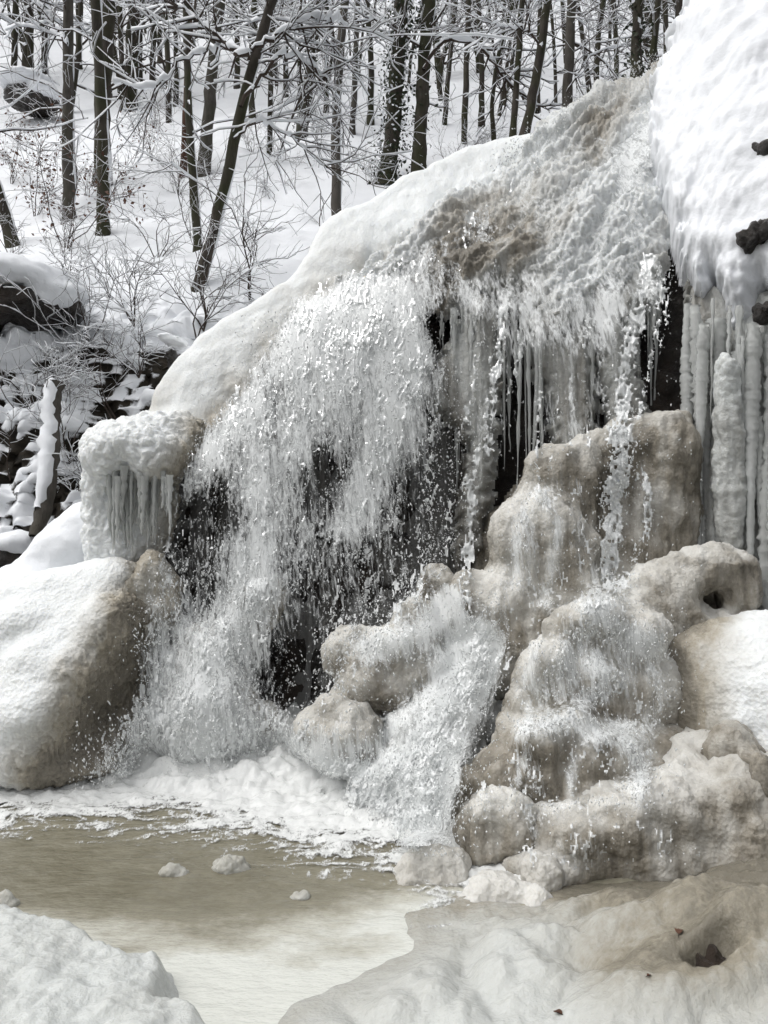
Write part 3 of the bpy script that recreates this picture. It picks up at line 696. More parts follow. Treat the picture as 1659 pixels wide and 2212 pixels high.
# tall icicle columns on the right
base = P(1580, 1345, 4.6); rc = empty('icicle_wall', base)
tag(rc, 'row of tall grey icicle columns under the right snow slope', 'icicles')
cols = [(1490, 655, 1010, 15), (1505, 660, 1190, 17), (1522, 700, 1185, 13), (1535, 690, 1230, 19), (1556, 690, 1190, 20), (1592, 760, 1150, 15), (1600, 700, 1270, 18), (1618, 740, 1330, 14), (1630, 700, 1340, 17), (1646, 720, 1345, 18), (1664, 680, 1350, 20), (1682, 700, 1340, 22), (1702, 650, 1340, 22), (1612, 1000, 1345, 9), (1640, 900, 1350, 10), (1548, 960, 1240, 10), (1512, 1000, 1200, 9)]
for i, (dx, d0, d1, w) in enumerate(cols):
    y = float(face(dx, 900)) - .12 - .05 * (i % 3); a = P(dx, d0, y); b = P(dx, d1, y)
    put_icicle(rc, a, a[2] - b[2], w / FD * y, COLM[i % 6])
for i in range(16):
    dx = rr.uniform(1482, 1700); y = float(face(dx, 800)) - .2 - rr.uniform(0, .12)
    put_icicle(rc, P(dx, rr.uniform(640, 760), y), rr.uniform(.15, .8), rr.uniform(.006, .02), rr.choice(ICM))

mound('icicle_column', 'broad icicle column with a domed snow cap below the right slope', [(1570, 790, 4.62, 24, 24, .08), (1573, 830, 4.62, 25, 40, .08), (1576, 920, 4.64, 26, 90, .08), (1580, 1040, 4.66, 23, 110, .075), (1582, 1150, 4.67, 18, 100, .06), (1594, 960, 4.66, 14, 120, .05), (1556, 1040, 4.67, 13, 130, .05), (1562, 880, 4.66, 12, 90, .05)], GREYICE, lambda px, py, x, y, z, N: .55 * ss(800, 900, py) - .3 + .3 * noise(x * 20, y * 20, z * 2, 5), k=.05, h=.0105, rel=(.03, .014, .009), drip=.022, cat='icicle', seed=71)
def slope_stone(label, cx, cy, rx_, rz_, seed):
    Yd = float(face(cx, cy)) - .37
    V, F = blob([E(cx, cy, Yd, rx_, rz_, .1), E(cx + rx_ * .6, cy - rz_ * .5, Yd, rx_ * .6, rz_ * .7, .1)], .012, .04); V, N = icy(V, F, .06, .05, .02, 6, 12, 30, seed=seed)
    tag(mk('dark_stone', V, F, ROCK), label, 'rock', 'dark stones showing through the right snow slope')
slope_stone('dark stone showing high up in the right snow slope', 1642, 262, 32, 20, 1)
slope_stone('dark stone showing below the highest one in the right snow slope', 1650, 335, 26, 20, 2)
slope_stone('larger dark stone low in the right snow slope above the icicles', 1632, 515, 38, 28, 3)
slope_stone('small dark stone at the ragged lower edge of the right snow slope', 1655, 668, 16, 10, 4)

# icicles hanging from the lip of the apron
base = P(1200, 1000, 5.2); lip = empty('icicle_curtain', base)
tag(lip, 'curtain of thin icicles hanging from the lip behind the water', 'icicles')
lipx = [940, 1000, 1050, 1100, 1150, 1200, 1250, 1300, 1350, 1400, 1440]; lipy = [690, 680, 690, 670, 720, 735, 700, 670, 650, 620, 580]
for i in range(70):
    dx = rr.uniform(940, 1440); dy = np.interp(dx, lipx, lipy) + rr.uniform(-25, 25); y = float(face(dx, dy)) - rr.uniform(.02, .22)
    put_icicle(lip, P(dx, dy, y), rr.choice([rr.uniform(.2, .6), rr.uniform(.5, 1.3)]), rr.uniform(.006, .02), rr.choice(ICM))

# nearest ice or rock at each photo point, so that water can hug it
_st = 5.; _bx, _by = -220., 480.; _nx, _ny = 410, 330
_buf = np.full((_ny, _nx), 99.)
for Vm in MV:
    ix = ((CXD + Vm[:, 0] / Vm[:, 1] * FD - _bx) / _st).astype(int); iy = ((CYD - (Vm[:, 2] - CH) / Vm[:, 1] * FD - _by) / _st).astype(int)
    k_ = (ix >= 0) & (ix < _nx) & (iy >= 0) & (iy < _ny); np.minimum.at(_buf, (iy[k_], ix[k_]), Vm[k_, 1])
_fx, _fy = np.meshgrid(_bx + _st * (np.arange(_nx) + .5), _by + _st * (np.arange(_ny) + .5))
_buf = np.minimum(_buf, face(_fx, _fy) - .02)
for _ in range(2):
    p_ = np.pad(_buf, 1, mode='edge'); _buf = np.minimum.reduce([p_[a:a + _ny, b:b + _nx] for a in range(3) for b in range(3)])
for _ in range(2):
    p_ = np.pad(_buf, 1, mode='edge'); _buf = sum(p_[a:a + _ny, b:b + _nx] for a in range(3) for b in range(3)) / 9
def front(X, Y, B_=None):
    _buf = globals()['_buf'] if B_ is None else B_
    fx = np.clip((np.asarray(X) - _bx) / _st - .5, 0, _nx - 1.01); fy = np.clip((np.asarray(Y) - _by) / _st - .5, 0, _ny - 1.01)
    i = fx.astype(int); j = fy.astype(int); a = fx - i; b = fy - j
    return (_buf[j, i] * (1 - a) + _buf[j, i + 1] * a) * (1 - b) + (_buf[j + 1, i] * (1 - a) + _buf[j + 1, i + 1] * a) * b

_soft = _buf.copy()
for _ in range(3):
    p_ = np.pad(_soft, 5, mode='edge'); _soft = sum(p_[a:a + _ny, 5:5 + _nx] for a in range(11)) / 11; p_ = np.pad(_soft, 5, mode='edge'); _soft = sum(p_[5:5 + _ny, a:a + _nx] for a in range(11)) / 11

# ------------------------------------------------------------------ falling water: torn, closed scraps of water
def lace(name, box, step, dens, depth, scale, seed, thick=.012, stretch=1.35, lean=0.0, mat=LACE, ridge=.55, closed=False):
    dxs = np.arange(box[0], box[1], step); dys = np.arange(box[2], box[3], step)
    X, Y = np.meshgrid(dxs, dys)
    D = dens(X, Y)
    wx = 1.1 * noise(X / (scale * 2.6), Y / (scale * 3.4), 0 * X, seed + 1); wy = 1.1 * noise(X / (scale * 2.6), Y / (scale * 3.4), 0 * X, seed + 2)
    u = (X + lean * Y) / scale + wx; v = Y / (scale * stretch) + wy
    n1 = noise(u, v, 0 * u, seed); n2 = noise(u * 2.1 + 7, v * 2.1, 0 * u + 3, seed + 4); n3 = noise(u * .45, v * .35, 0 * u + 9, seed + 6)
    rid = 1 - np.abs(n1) * 4.0; blo = n2 * 1.9 + .2
    val = np.maximum(rid * .62 + n2 * .5 + .05, blo * .5) + n3 * .5
    m = val - (1.05 - 1.25 * D)
    m = np.where(D < .03, -1, m)
    Z = depth(X, Y) - .05 * noise(X / 60, Y / 60, 0 * X, seed + 9) - .03 * n2
    h = thick * np.sqrt(np.clip(m, 0, 1.2))
    a = P(X, Y, Z - h); b = P(X, Y, Z + h * .6)
    F = grid_faces(*X.shape); ok = (np.minimum.reduce([m[:-1, :-1], m[:-1, 1:], m[1:, 1:], m[1:, :-1]]) > -.04)
    F = F[ok]; n = X.size
    V = a.reshape(-1, 3)
    if closed: V = np.concatenate([V, b.reshape(-1, 3)]); F = np.concatenate([F, F[:, ::-1] + n])
    V, F, _ = compact(V, F)
    return mk(name, V, F, mat)

def veil_density(X, Y):
    """where the water falls (photo grid): dense streaks and open dark gaps"""
    sp = polysd(X, Y, [(640, 640), (900, 640), (960, 760), (1040, 900), (1030, 1100), (980, 1250), (900, 1400), (700, 1560), (690, 1700), (150, 1700), (280, 1500), (300, 1300), (330, 1120), (390, 1000), (490, 860), (580, 740)])
    d = .42 * ss(-40, 50, sp) + .12 * noise(X / 70, Y / 190, 0 * X, 299)
    d = d + .24 * strand(X, Y, [(1060, 560), (880, 640), (760, 760), (680, 860), (610, 960), (560, 1080), (550, 1200), (540, 1320), (470, 1420), (420, 1560)], 90, 70)
    d = d + .40 * strand(X, Y, [(1160, 360), (1040, 460), (900, 560), (780, 640)], 42, 60) + .26 * strand(X, Y, [(740, 610), (640, 720), (560, 840), (470, 950), (410, 1030)], 48) + .25 * spot(X, Y, 760, 700, 190, 90) + .18 * spot(X, Y, 820, 860, 90, 120) + .22 * strand(X, Y, [(900, 760), (830, 960), (760, 1130)], 45) + .12 * strand(X, Y, [(430, 960), (470, 1010), (540, 1050)], 40)
    d = d + .2 * spot(X, Y, 380, 1440, 120, 120) + .22 * spot(X, Y, 420, 1600, 240, 70)
    for cx, cy, rx, ry, a in ((470, 1080, 70, 75, .22), (410, 1170, 60, 90, .1), (575, 850, 40, 40, .15), (695, 1020, 30, 60, .22), (890, 1030, 60, 90, .06), (980, 1020, 45, 190, .22), (965, 690, 40, 60, .3), (640, 1420, 60, 110, .16), (640, 1500, 50, 70, .12), (800, 770, 50, 50, .1)):
        d = d - .75 * a * spot(X, Y, cx, cy, rx, ry)
    return np.clip(d, 0, .85)
water = empty('waterfall', P(600, 1660, 4.9)); tag(water, 'white water falling in torn veils and drops over the dark rock', 'waterfall', kind='stuff')
def setwater(o, nm):
    o.name = nm; loc = o.location.copy(); o.parent = water; o.location = loc - water.location; o['kind'] = 'stuff'
BX = (150, 1180, 330, 1720)
for k_, (sc_, off, amt, th_, ln_, sx_) in enumerate([(7, .12, .95, .007, .28, 4.5), (5, .2, .9, .006, .25, 6.0), (8, .3, .74, .007, .2, 3.4), (11, .42, .5, .008, .15, 2.4)]):
    setwater(lace('water_veil', BX, 2.3, lambda X, Y: veil_density(X, Y) * amt, lambda X, Y: np.minimum(face(X, Y) - off - .16 * ss(700, 1600, Y), front(X, Y, _soft) - .10 - .3 * off), sc_, 201 + 10 * k_, thick=th_, lean=ln_, stretch=sx_), 'water_veil')

def film_sheet(name, box, step, cover, depth, mat=FILM):
    X, Y = np.meshgrid(np.arange(box[0], box[1], step), np.arange(box[2], box[3], step))
    C = cover(X, Y); F = grid_faces(*X.shape); ok = np.maximum.reduce([C[:-1, :-1], C[:-1, 1:], C[1:, 1:], C[1:, :-1]]) > .12
    V, F, at = compact(P(X, Y, depth(X, Y)).reshape(-1, 3), F[ok], {'cover': C.ravel()})
    return mk(name, V, F, mat, attrs=at)
for off, sd in ((.16, 1), (.30, 2)):
    setwater(film_sheet('water_veil', BX, 7, lambda X, Y: veil_density(X, Y) * 1.12 + .12 * noise(X / 50, Y / 140, 0 * X, 290 + sd), lambda X, Y: np.minimum(face(X, Y) - off - .16 * ss(700, 1600, Y), front(X, Y, _soft) - .09 - .3 * off) - .03 * noise(X / 40, Y / 90, 0 * X, 292 + sd)), 'water_veil')
def streams(X, Y):
    d = 0
    for pts, w0, w1, a in (
        ([(1405, 560), (1390, 640), (1370, 710), (1352, 770), (1345, 850), (1338, 940), (1345, 1010)], 22, 34, .75),
        ([(1345, 960), (1335, 1040), (1320, 1120), (1318, 1190), (1310, 1260)], 38, 22, .7),
        ([(1360, 980), (1400, 1060), (1395, 1150), (1360, 1250)], 18, 16, .5),
        ([(1430, 600), (1420, 700), (1400, 800), (1380, 900)], 14, 10, .5),
        ([(1450, 560), (1440, 700), (1420, 760)], 12, 8, .45),
        ([(1320, 640), (1300, 760), (1305, 900)], 12, 10, .4),
        ([(1090, 660), (1075, 760), (1060, 870), (1050, 960), (1015, 1040), (1020, 1130), (1000, 1260), (1010, 1330)], 18, 20, .62),
        ([(1130, 660), (1120, 780), (1095, 860)], 12, 8, .45),
        ([(1170, 760), (1165, 860), (1160, 1000), (1165, 1060)], 10, 9, .45),
        ([(1225, 720), (1235, 830), (1230, 980)], 9, 8, .4),
        ([(880, 800), (870, 950), (860, 1080), (840, 1200), (870, 1330)], 9, 12, .42),
        ([(700, 1040), (690, 1150), (640, 1290), (630, 1400)], 9, 10, .35),
        ([(1270, 680), (1262, 800), (1270, 960)], 10, 9, .42), ([(1195, 740), (1205, 860), (1190, 1010)], 8, 8, .4), ([(1040, 700), (1020, 850), (980, 1000), (960, 1200)], 12, 14, .42), ([(960, 780), (930, 950), (925, 1150), (900, 1300)], 12, 12, .42), ([(1340, 650), (1325, 760), (1330, 880)], 10, 9, .4)):
        d = np.maximum(d, a * strand(X, Y, pts, w0, w1))
    return d
setwater(lace('water_stream', (600, 1500, 540, 1360), 2.3, lambda X, Y: streams(X, Y) * 1.25, lambda X, Y: np.minimum(face(X, Y) - .24, front(X, Y) - .04), 10, 231, thick=.02, stretch=2.2, closed=True), 'water_stream')

# water sheeting over the apron and off its lip
def lip_cover(X, Y):
    sp = polysd(X, Y, [(1420, 180), (1250, 260), (1000, 450), (760, 620), (640, 760), (900, 800), (1000, 900), (1000, 1200), (1060, 1200), (1090, 1000), (1180, 1020), (1300, 980), (1400, 950), (1450, 700), (1450, 560), (1420, 400)])
    c = .34 * ss(-30, 40, sp) + .2 * strand(X, Y, [(1400, 250), (1100, 480), (800, 680)], 80) + .2 * strand(X, Y, [(1410, 300), (1350, 500), (1280, 700), (1250, 950)], 60) + .16 * strand(X, Y, [(1400, 330), (1200, 560), (1090, 700), (1040, 950)], 50)
    c = c + .28 * strand(X, Y, [(760, 690), (900, 660), (1000, 640), (1100, 650), (1180, 710), (1280, 680), (1420, 600)], 55)
    return c + .26 * noise(X / 40, Y / 170, 0 * X, 295) - .25 * spot(X, Y, 960, 690, 40, 60) - .3 * spot(X, Y, 1470, 740, 25, 120)
_ap = None
def lip_depth(X, Y):
    return face(X, Y) - np.interp(Y, [150, 560, 680, 1000], [.20, .26, .30, .34]) - .05 * noise(X / 40, Y / 60, 0 * X, 296)
setwater(film_sheet('water_sheet', (620, 1470, 160, 1210), 7, lip_cover, lip_depth), 'water_sheet')
setwater(film_sheet('water_film', (980, 1580, 980, 1950), 7, lambda X, Y: film(X, Y) * .85 + .6 * breaking(X, Y) + .06, lambda X, Y: front(X, Y) - .03), 'water_film')
# white water breaking on the mounds
setwater(lace('breaking_water', (900, 1500, 1000, 1790), 2.6, lambda X, Y: breaking(X, Y) * 1.3, lambda X, Y: front(X, Y) - .015, 7, 241, thick=.010, stretch=2.4, ridge=.6), 'breaking_water')

setwater(lace('water_film', (980, 1580, 980, 1950), 2.8, film, lambda X, Y: front(X, Y) - .004, 8, 271, thick=.006, stretch=3.6), 'water_film')
def rush(X, Y):
    d = .95 * strand(X, Y, [(1040, 1390), (1000, 1500), (930, 1620), (890, 1760)], 60, 95) + .62 * spot(X, Y, 420, 1660, 280, 65) + .7 * spot(X, Y, 740, 1690, 150, 65) + .35 * spot(X, Y, 620, 1600, 90, 60)
    d = d + .45 * strand(X, Y, [(980, 1290), (900, 1370), (800, 1400)], 40)
    return np.clip(d, 0, .9)
# drops
def drops(name, n, box, dens, depth, seed, r0=.0022, r1=.0055, jit=.3, mat=DROP):
    r = np.random.default_rng(seed); xs = []; ys = []; c = 0
    while c < n:
        x = r.uniform(box[0], box[1], n * 3); y = r.uniform(box[2], box[3], n * 3); k = r.uniform(0, 1, n * 3) < dens(x, y)
        xs.append(x[k]); ys.append(y[k]); c += k.sum()
    x = np.concatenate(xs)[:n]; y = np.concatenate(ys)[:n]
    Cc = P(x, y, depth(x, y) - r.uniform(0, jit, n))
    rad = r0 + (r1 - r0) * r.uniform(0, 1, n) ** 3
    oct_ = np.array([(1, 0, 0), (-1, 0, 0), (0, 1, 0), (0, -1, 0), (0, 0, 1), (0, 0, -1)], float)
    f_ = np.array([(0, 2, 4), (2, 1, 4), (1, 3, 4), (3, 0, 4), (2, 0, 5), (1, 2, 5), (3, 1, 5), (0, 3, 5)])
    st = np.stack([np.ones(n), np.ones(n), r.uniform(.9, 2.6, n)], -1)
    o = oct_[None] * st[:, None] * rad[:, None, None]
    sh = r.normal(0, .35, n); o[..., 0] += o[..., 2] * sh[:, None]
    V = (Cc[:, None] + o).reshape(-1, 3); F = (f_[None] + (np.arange(n) * 6)[:, None, None]).reshape(-1, 3)
    return mk(name, V, F, mat)
setwater(drops('water_drops', 14000, BX, lambda X, Y: np.clip(veil_density(X, Y) * 1.3 + .05 * (X > 330), 0, 1) * np.clip(.12 + 2.6 * fbm((X + .2 * Y) / 34, Y / 60, 0 * X, 2, 280) ** 2 + .5 * noise(X / 70, Y / 100, 0 * X, 281), .04, 1) * (polysd(X, Y, [(500, 700), (1060, 640), (1060, 1300), (720, 1700), (130, 1700), (330, 1200)]) > -20), lambda X, Y: np.minimum(face(X, Y) - .15, front(X, Y, _soft) - .1), 31, jit=.35, r0=.0018, r1=.0065), 'water_drops')
setwater(drops('water_drops', 5000, (900, 1520, 560, 1780), lambda X, Y: np.clip(np.maximum(streams(X, Y), breaking(X, Y)) * 1.2 + .04, 0, 1), lambda X, Y: front(X, Y) - .03, 32, jit=.2), 'water_drops')
# splash thrown up at the crest
setwater(drops('water_drops', 1500, (1000, 1460, 60, 420), lambda X, Y: strand(X, Y, [(1090, 345), (1180, 290), (1270, 215), (1360, 170), (1440, 130)], 26), lambda X, Y: face(X, np.maximum(Y, crest(X) + 15)) - .22, 33, jit=.25, r1=.007), 'water_drops')

# ------------------------------------------------------------------ pool, foam and shelf ice (plan view, metres)
def ground_poly(pts, z=0.0): return [tuple(onground(a, b, z)[:2]) for a, b in pts]
shelf_l = ground_poly([(-500, 1935), (-40, 1950), (40, 1945), (110, 1972), (200, 1985), (240, 2020), (290, 2035), (370, 2055), (395, 2095), (385, 2140), (450, 2160), (500, 2205), (560, 2260), (700, 2500), (-600, 2500)], .08)
shelf_r = ground_poly([(560, 2330), (580, 2215), (650, 2140), (790, 2095), (860, 2060), (930, 2000), (905, 1960), (960, 1935), (1040, 1900), (1180, 1900), (1700, 1850), (2400, 1850), (2400, 2600), (700, 2600)], .06)
gx = np.arange(-5.2, 4.2, .045); gy = np.arange(1.4, 5.9, .03)
X, Y = np.meshgrid(gx, gy)
foot = np.interp(X, [-5, -2.4, -1.5, -.5, 0., .4, .7], [4.9, 4.75, 4.75, 4.55, 4.2, 3.85, 3.55])
turb = ss(-1.75, -.6, Y - foot)
sr = polysd(X, Y, shelf_r); sl_ = polysd(X, Y, shelf_l)
Zp = turb * (.03 * fbm(X * 5, Y * 9, 0 * X, 3, 301)) + .004 * fbm(X * 4, Y * 8, 0 * X, 2, 302)
fq = .5 + fbm(X * 1.7, Y * 3, 0 * X, 3, 321)
slush = .95 * np.exp(-np.clip(-sr, 0, 9) / .3) * ss(.5, 1.2, 4.2 - Y) * (1 - .75 * ss(.3, .6, X) * ss(2.6, 2.9, Y)) + .35 * np.exp(-np.clip(-sl_, 0, 9) / .12) + .7 * fq * np.exp(-((Y - 2.95 - .12 * np.sin(X * 2.3)) / .17) ** 2) + .75 * (.3 + fq) * (1 - ss(2.2, 3.05, Y + .2 * np.sin(X * 2.1))) + .2 * turb
tag(mk('pool', np.stack([X, Y, Zp], -1).reshape(-1, 3), grid_faces(*X.shape).reshape(-1, 4), POOL, attrs={'slush': slush.ravel()}), 'muddy olive brown pool below the waterfall', kind='structure')

# foam heaped at the foot of the fall, thinning to lace on the pool
gx = np.arange(-3.6, .9, .0125); gy = np.arange(2.9, 5.3, .0125)
X, Y = np.meshgrid(gx, gy)
foot = np.interp(X, [-5, -2.4, -1.5, -.5, 0., .4, .7], [4.9, 4.75, 4.75, 4.55, 4.2, 3.85, 3.55])
q = (Y - foot)
env = np.interp(q, [-1.75, -1.45, -1.15, -.9, -.6, -.2, .3, .8], [-.55, -.12, .06, .22, .42, .7, 1.1, 1.4]) - 3 * ss(.45, .75, X + .12 * np.sin(Y * 9))
env = env + .25 * fbm(X * 2.2, Y * 2.2, 0 * X, 2, 311)
wob = noise(X * 3, Y * 3, 0 * X, 312) * .6
net = 1 - 2.6 * np.abs(noise(X * 3.6 + wob, Y * 10 + wob, 0 * X, 313)); net2 = 1 - 2.6 * np.abs(noise(X * 9 + wob, Y * 22, 0 * X, 314)) + .5 * noise(X * 25, Y * 40, 0 * X, 318)
m = .75 * np.maximum(net, net2 * .8) + 1.9 * env - .95
hgt = np.where(m > 0, .018 * np.sqrt(np.clip(m, 0, 2)), .03 * m)
rough_ = fbm(X * 9, Y * 9, 0 * X, 3, 316)
hgt = hgt + ss(-.75, .2, q) * (.20 * ss(-.6, .3, q) + .08 * billow(X * 5, Y * 7, 0 * X, 315) + .05 * rough_ + .03 * fbm(X * 24, Y * 30, 0 * X, 2, 319)) + (m > 0) * (.014 * fbm(X * 26, Y * 34, 0 * X, 2, 317))
hgt = hgt + .03 * fbm(X * 5, Y * 9, 0 * X, 3, 301) * ss(-1.75, -.6, q)
hgt = np.maximum(hgt, .006 + .03 * fbm(X * 5, Y * 9, 0 * X, 3, 301) * ss(-1.75, -.6, q))
F = grid_faces(*X.shape); mm = np.maximum.reduce([m[:-1, :-1], m[:-1, 1:], m[1:, 1:], m[1:, :-1]]) > -.45
V, F, at = compact(np.stack([X, Y, hgt], -1).reshape(-1, 3), F[mm], {'cover': (.47 + .9 * m).ravel()})
tag(mk('foam', V, F, FROTH, attrs=at), 'white foam churning at the foot of the fall and breaking up on the pool', 'foam', kind='stuff')

# rushing white water between the centre and the right mounds
MV.clear()
rw = mound('rushing_water', 'steep white rush of water between the lone ice ball and the right mounds', [(1010, 1440, 4.75, 80, 90, .2), (1000, 1540, 4.55, 110, 90, .25), (940, 1600, 4.4, 110, 90, .25), (960, 1700, 4.15, 95, 90, .25), (880, 1700, 4.25, 110, 70, .22), (930, 1790, 3.98, 80, 60, .2), (820, 1750, 4.3, 90, 50, .2), (620, 1700, 4.8, 160, 36, .2), (400, 1675, 4.9, 200, 36, .2)], FOAM, rel=(.06, .02, .02), drip=.03, seed=61, cat='white water', s=(6, 17, 45)); rw['kind'] = 'stuff'
Vm = MV[0]; ix = np.clip(((CXD + Vm[:, 0] / Vm[:, 1] * FD - _bx) / _st).astype(int), 0, _nx - 1); iy = np.clip(((CYD - (Vm[:, 2] - CH) / Vm[:, 1] * FD - _by) / _st).astype(int), 0, _ny - 1)
np.minimum.at(_buf, (iy, ix), Vm[:, 1])
for _ in range(2):
    p_ = np.pad(_buf, 1, mode='edge'); _buf = np.minimum.reduce([p_[a:a + _ny, b:b + _nx] for a in range(3) for b in range(3)])
p_ = np.pad(_buf, 1, mode='edge'); _buf = sum(p_[a:a + _ny, b:b + _nx] for a in range(3) for b in range(3)) / 9
for k_, (sc_, off) in enumerate([(7, .02), (11, .07), (6, .14)]):
    setwater(lace('rushing_veil', (150, 1130, 1260, 1830), 2.5, lambda X, Y: rush(X, Y) * .74, lambda X, Y: front(X, Y) - off, sc_, 261 + 7 * k_, thick=.009, stretch=4.0, lean=.45), 'rushing_veil')
setwater(film_sheet('rushing_veil', (150, 1130, 1260, 1830), 7, lambda X, Y: rush(X, Y) * 1.3 + .34 * ss(0, 30, polysd(X, Y, [(660, 1520), (700, 1400), (800, 1340), (900, 1240), (1000, 1240), (1040, 1400), (900, 1560), (820, 1640), (680, 1640)])) + .15 * noise(X / 40, Y / 90, 0 * X, 298), lambda X, Y: front(X, Y) - .06), 'rushing_veil')
setwater(drops('water_drops', 6000, (150, 1100, 1280, 1850), lambda X, Y: np.clip(rush(X, Y), 0, 1), lambda X, Y: front(X, Y) - .03, 34, jit=.22), 'water_drops')

# shelf ice in the foreground
gx = np.arange(-2.6, 2.4, .0125); gy = np.arange(1.3, 4.0, .0125)
X, Y = np.meshgrid(gx, gy)
sl_ = polysd(X, Y, shelf_l) + .05 * fbm(X * 6, Y * 6, 0 * X, 3, 401)
h1 = np.where(sl_ > 0, .10 * ss(0, .09, sl_) + .05 * ss(0, .6, sl_), sl_ * .8) + np.clip(sl_ * 10, 0, 1) * (.025 * fbm(X * 4, Y * 4, 0 * X, 3, 402) + .022 * (billow(X * 9, Y * 9, 0 * X, 403) - .3) + .014 * billow(X * 21, Y * 21, 0 * X, 406) + .008 * fbm(X * 34, Y * 34, 0 * X, 2, 404))
F = grid_faces(*X.shape); ok = np.maximum.reduce([sl_[:-1, :-1], sl_[:-1, 1:], sl_[1:, 1:], sl_[1:, :-1]]) > -.05
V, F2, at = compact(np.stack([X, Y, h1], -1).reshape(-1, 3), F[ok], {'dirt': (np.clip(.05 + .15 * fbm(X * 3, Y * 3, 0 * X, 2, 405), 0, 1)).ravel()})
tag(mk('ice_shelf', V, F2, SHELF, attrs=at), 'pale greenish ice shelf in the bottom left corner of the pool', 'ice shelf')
sr = polysd(X, Y, shelf_r) + .05 * fbm(X * 5, Y * 5, 0 * X, 3, 411)
h2 = np.where(sr > 0, .012 + .06 * ss(0, .4, sr) + .30 * ss(.05, .9, sr) * ss(.1, 1.5, X + .35 * (Y - 2.4)), sr * .25 + .012)
h2 = h2 + np.clip(sr * 4, 0, 1) * (.11 * (billow(X * 2.2, Y * 2.2, 0 * X, 412) - .3) + .05 * (billow(X * 5, Y * 5, 0 * X, 413) - .3) + .014 * fbm(X * 16, Y * 16, 0 * X, 3, 414) + .012 * billow(X * 19, Y * 19, 0 * X, 416))
hc = onground(1545, 2110, .14)[:2]; hb = onground(1330, 1955, .1)[:2]; hd = onground(1330, 2085, .1)[:2]
h2 = h2 - .14 * np.exp(-(((X - hc[0]) * .9 + (Y - hc[1]) * .45) / .075) ** 4 - (((Y - hc[1]) - (X - hc[0]) * .3) / .045) ** 4) - .06 * np.exp(-((X - hd[0]) / .3) ** 2 - ((Y - hd[1]) / .12) ** 2)
F = grid_faces(*X.shape); ok = np.maximum.reduce([sr[:-1, :-1], sr[:-1, 1:], sr[1:, 1:], sr[1:, :-1]]) > -.15
mud_shade = .06 + .25 * np.exp(-np.clip(sr, 0, 9) / .2) + .42 * ss(2.6, 3.5, Y + .35 * fbm(X * 2, Y * 2, 0 * X, 3, 415)) + 0.85 * ss(.35, 1.3, X + .2 * fbm(X * 3, Y * 3, 0 * X, 2, 417)) * ss(1.9, 2.8, Y) + .45 * np.exp(-((X - hc[0] + .12) / .3) ** 2 - ((Y - hc[1]) / .16) ** 2) - .5 * np.clip(h2 - .12, 0, .2)  # brown ice, plus the gorge's shade painted in towards the right
V, F2, at = compact(np.stack([X, Y, h2], -1).reshape(-1, 3), F[ok], {'dirt': np.clip(mud_shade, 0, 1).ravel()})
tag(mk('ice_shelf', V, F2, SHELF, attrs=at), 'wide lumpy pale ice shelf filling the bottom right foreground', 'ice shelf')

def pit_stone():
    i = np.argmin((X - hc[0]) ** 2 + (Y - hc[1]) ** 2); p = np.array([hc[0], hc[1] + .02, h2.ravel()[i] - .005]); V, F = blob([(p + np.array([0, .03, .02]), (.085, .05, .05)), (p + np.array([.05, .0, 0]), (.05, .05, .04))], .01, .03); V, N = icy(V, F, .03, .03, .01, 9, 20, 40, seed=5)
    tag(mk('dark_stone', V, F, ROCK), 'dark wet stone showing in a hollow of the foreground ice', 'rock')
pit_stone()
def chunk(label, dx, dy, w, hh, seed):
    p = onground(dx, dy, .0); w = w / FD * p[1]; hh = hh / FD * p[1]
    V, F = blob([(p, (w, w * .7, hh)), (p + np.array([w * .4, 0, -hh * .3]), (w * .7, w * .6, hh * .7))], .007, .02)
    V, N = icy(V, F, .02, .012, .005, 9, 25, 60, seed=seed)
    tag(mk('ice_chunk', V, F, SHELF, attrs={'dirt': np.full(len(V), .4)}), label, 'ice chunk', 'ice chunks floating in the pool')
chunk('rounded white ice chunk floating in the middle of the pool', 497, 1875, 40, 28, 1)
chunk('flat ice chunk floating left of the rounded one', 375, 1885, 28, 14, 2)
chunk('small thin ice piece floating in the calm brown water', 645, 1937, 16, 6, 3)
chunk('little ice lump on the tip of the left ice shelf', 12, 1955, 24, 22, 4)

# leaf litter on the shelf ice
def dead_leaf(label, dx, dy, w, rot):
    p = onground(dx, dy, .12); p[2] = .02
    i = np.argmin((X - p[0]) ** 2 + (Y - p[1]) ** 2); p[2] = h2.ravel()[i] + .006
    n = 9; t = np.linspace(0, 1, n); wd = .42 * np.sin(np.pi * t ** .8) * (1 + .2 * np.cos(9 * t)); R = []
    for k, s in enumerate((-1, 0, 1)):
        xl = (t - .5); yl = s * wd * .8; zl = .18 * np.abs(yl) + .12 * np.sin(t * 5) + .02
        R.append(np.stack([xl * math.cos(rot) - yl * math.sin(rot), xl * math.sin(rot) + yl * math.cos(rot), zl], -1) * w + p)
    V = np.array(R); V2 = V.copy(); V2[..., 2] += .0015
    F = grid_faces(3, n).reshape(-1, 4)
    root = empty('dead_leaf', p); tag(root, label, 'leaf')
    mk('leaf_blade', np.concatenate([V.reshape(-1, 3), V2.reshape(-1, 3)]), np.concatenate([F, F[:, ::-1] + 3 * n]), LEAF, root)
    m = MB(); e = R[1][0]; m.tube([R[1][-1], R[1][0], e + (R[1][0] - R[1][4]) * .7], [.0012, .0015, .001], 4); m.build('stalk', TWIG, root)
dead_leaf('curled red brown leaf on the ice beside the dark hole', 1466, 2088, .045, 1.2)
dead_leaf('tiny dry leaf with a long stalk on the white foreground ice', 1205, 2165, .03, 2.4)
dead_leaf('small dark leaf scrap right of the stalked leaf on the ice', 1402, 2165, .016, .5)

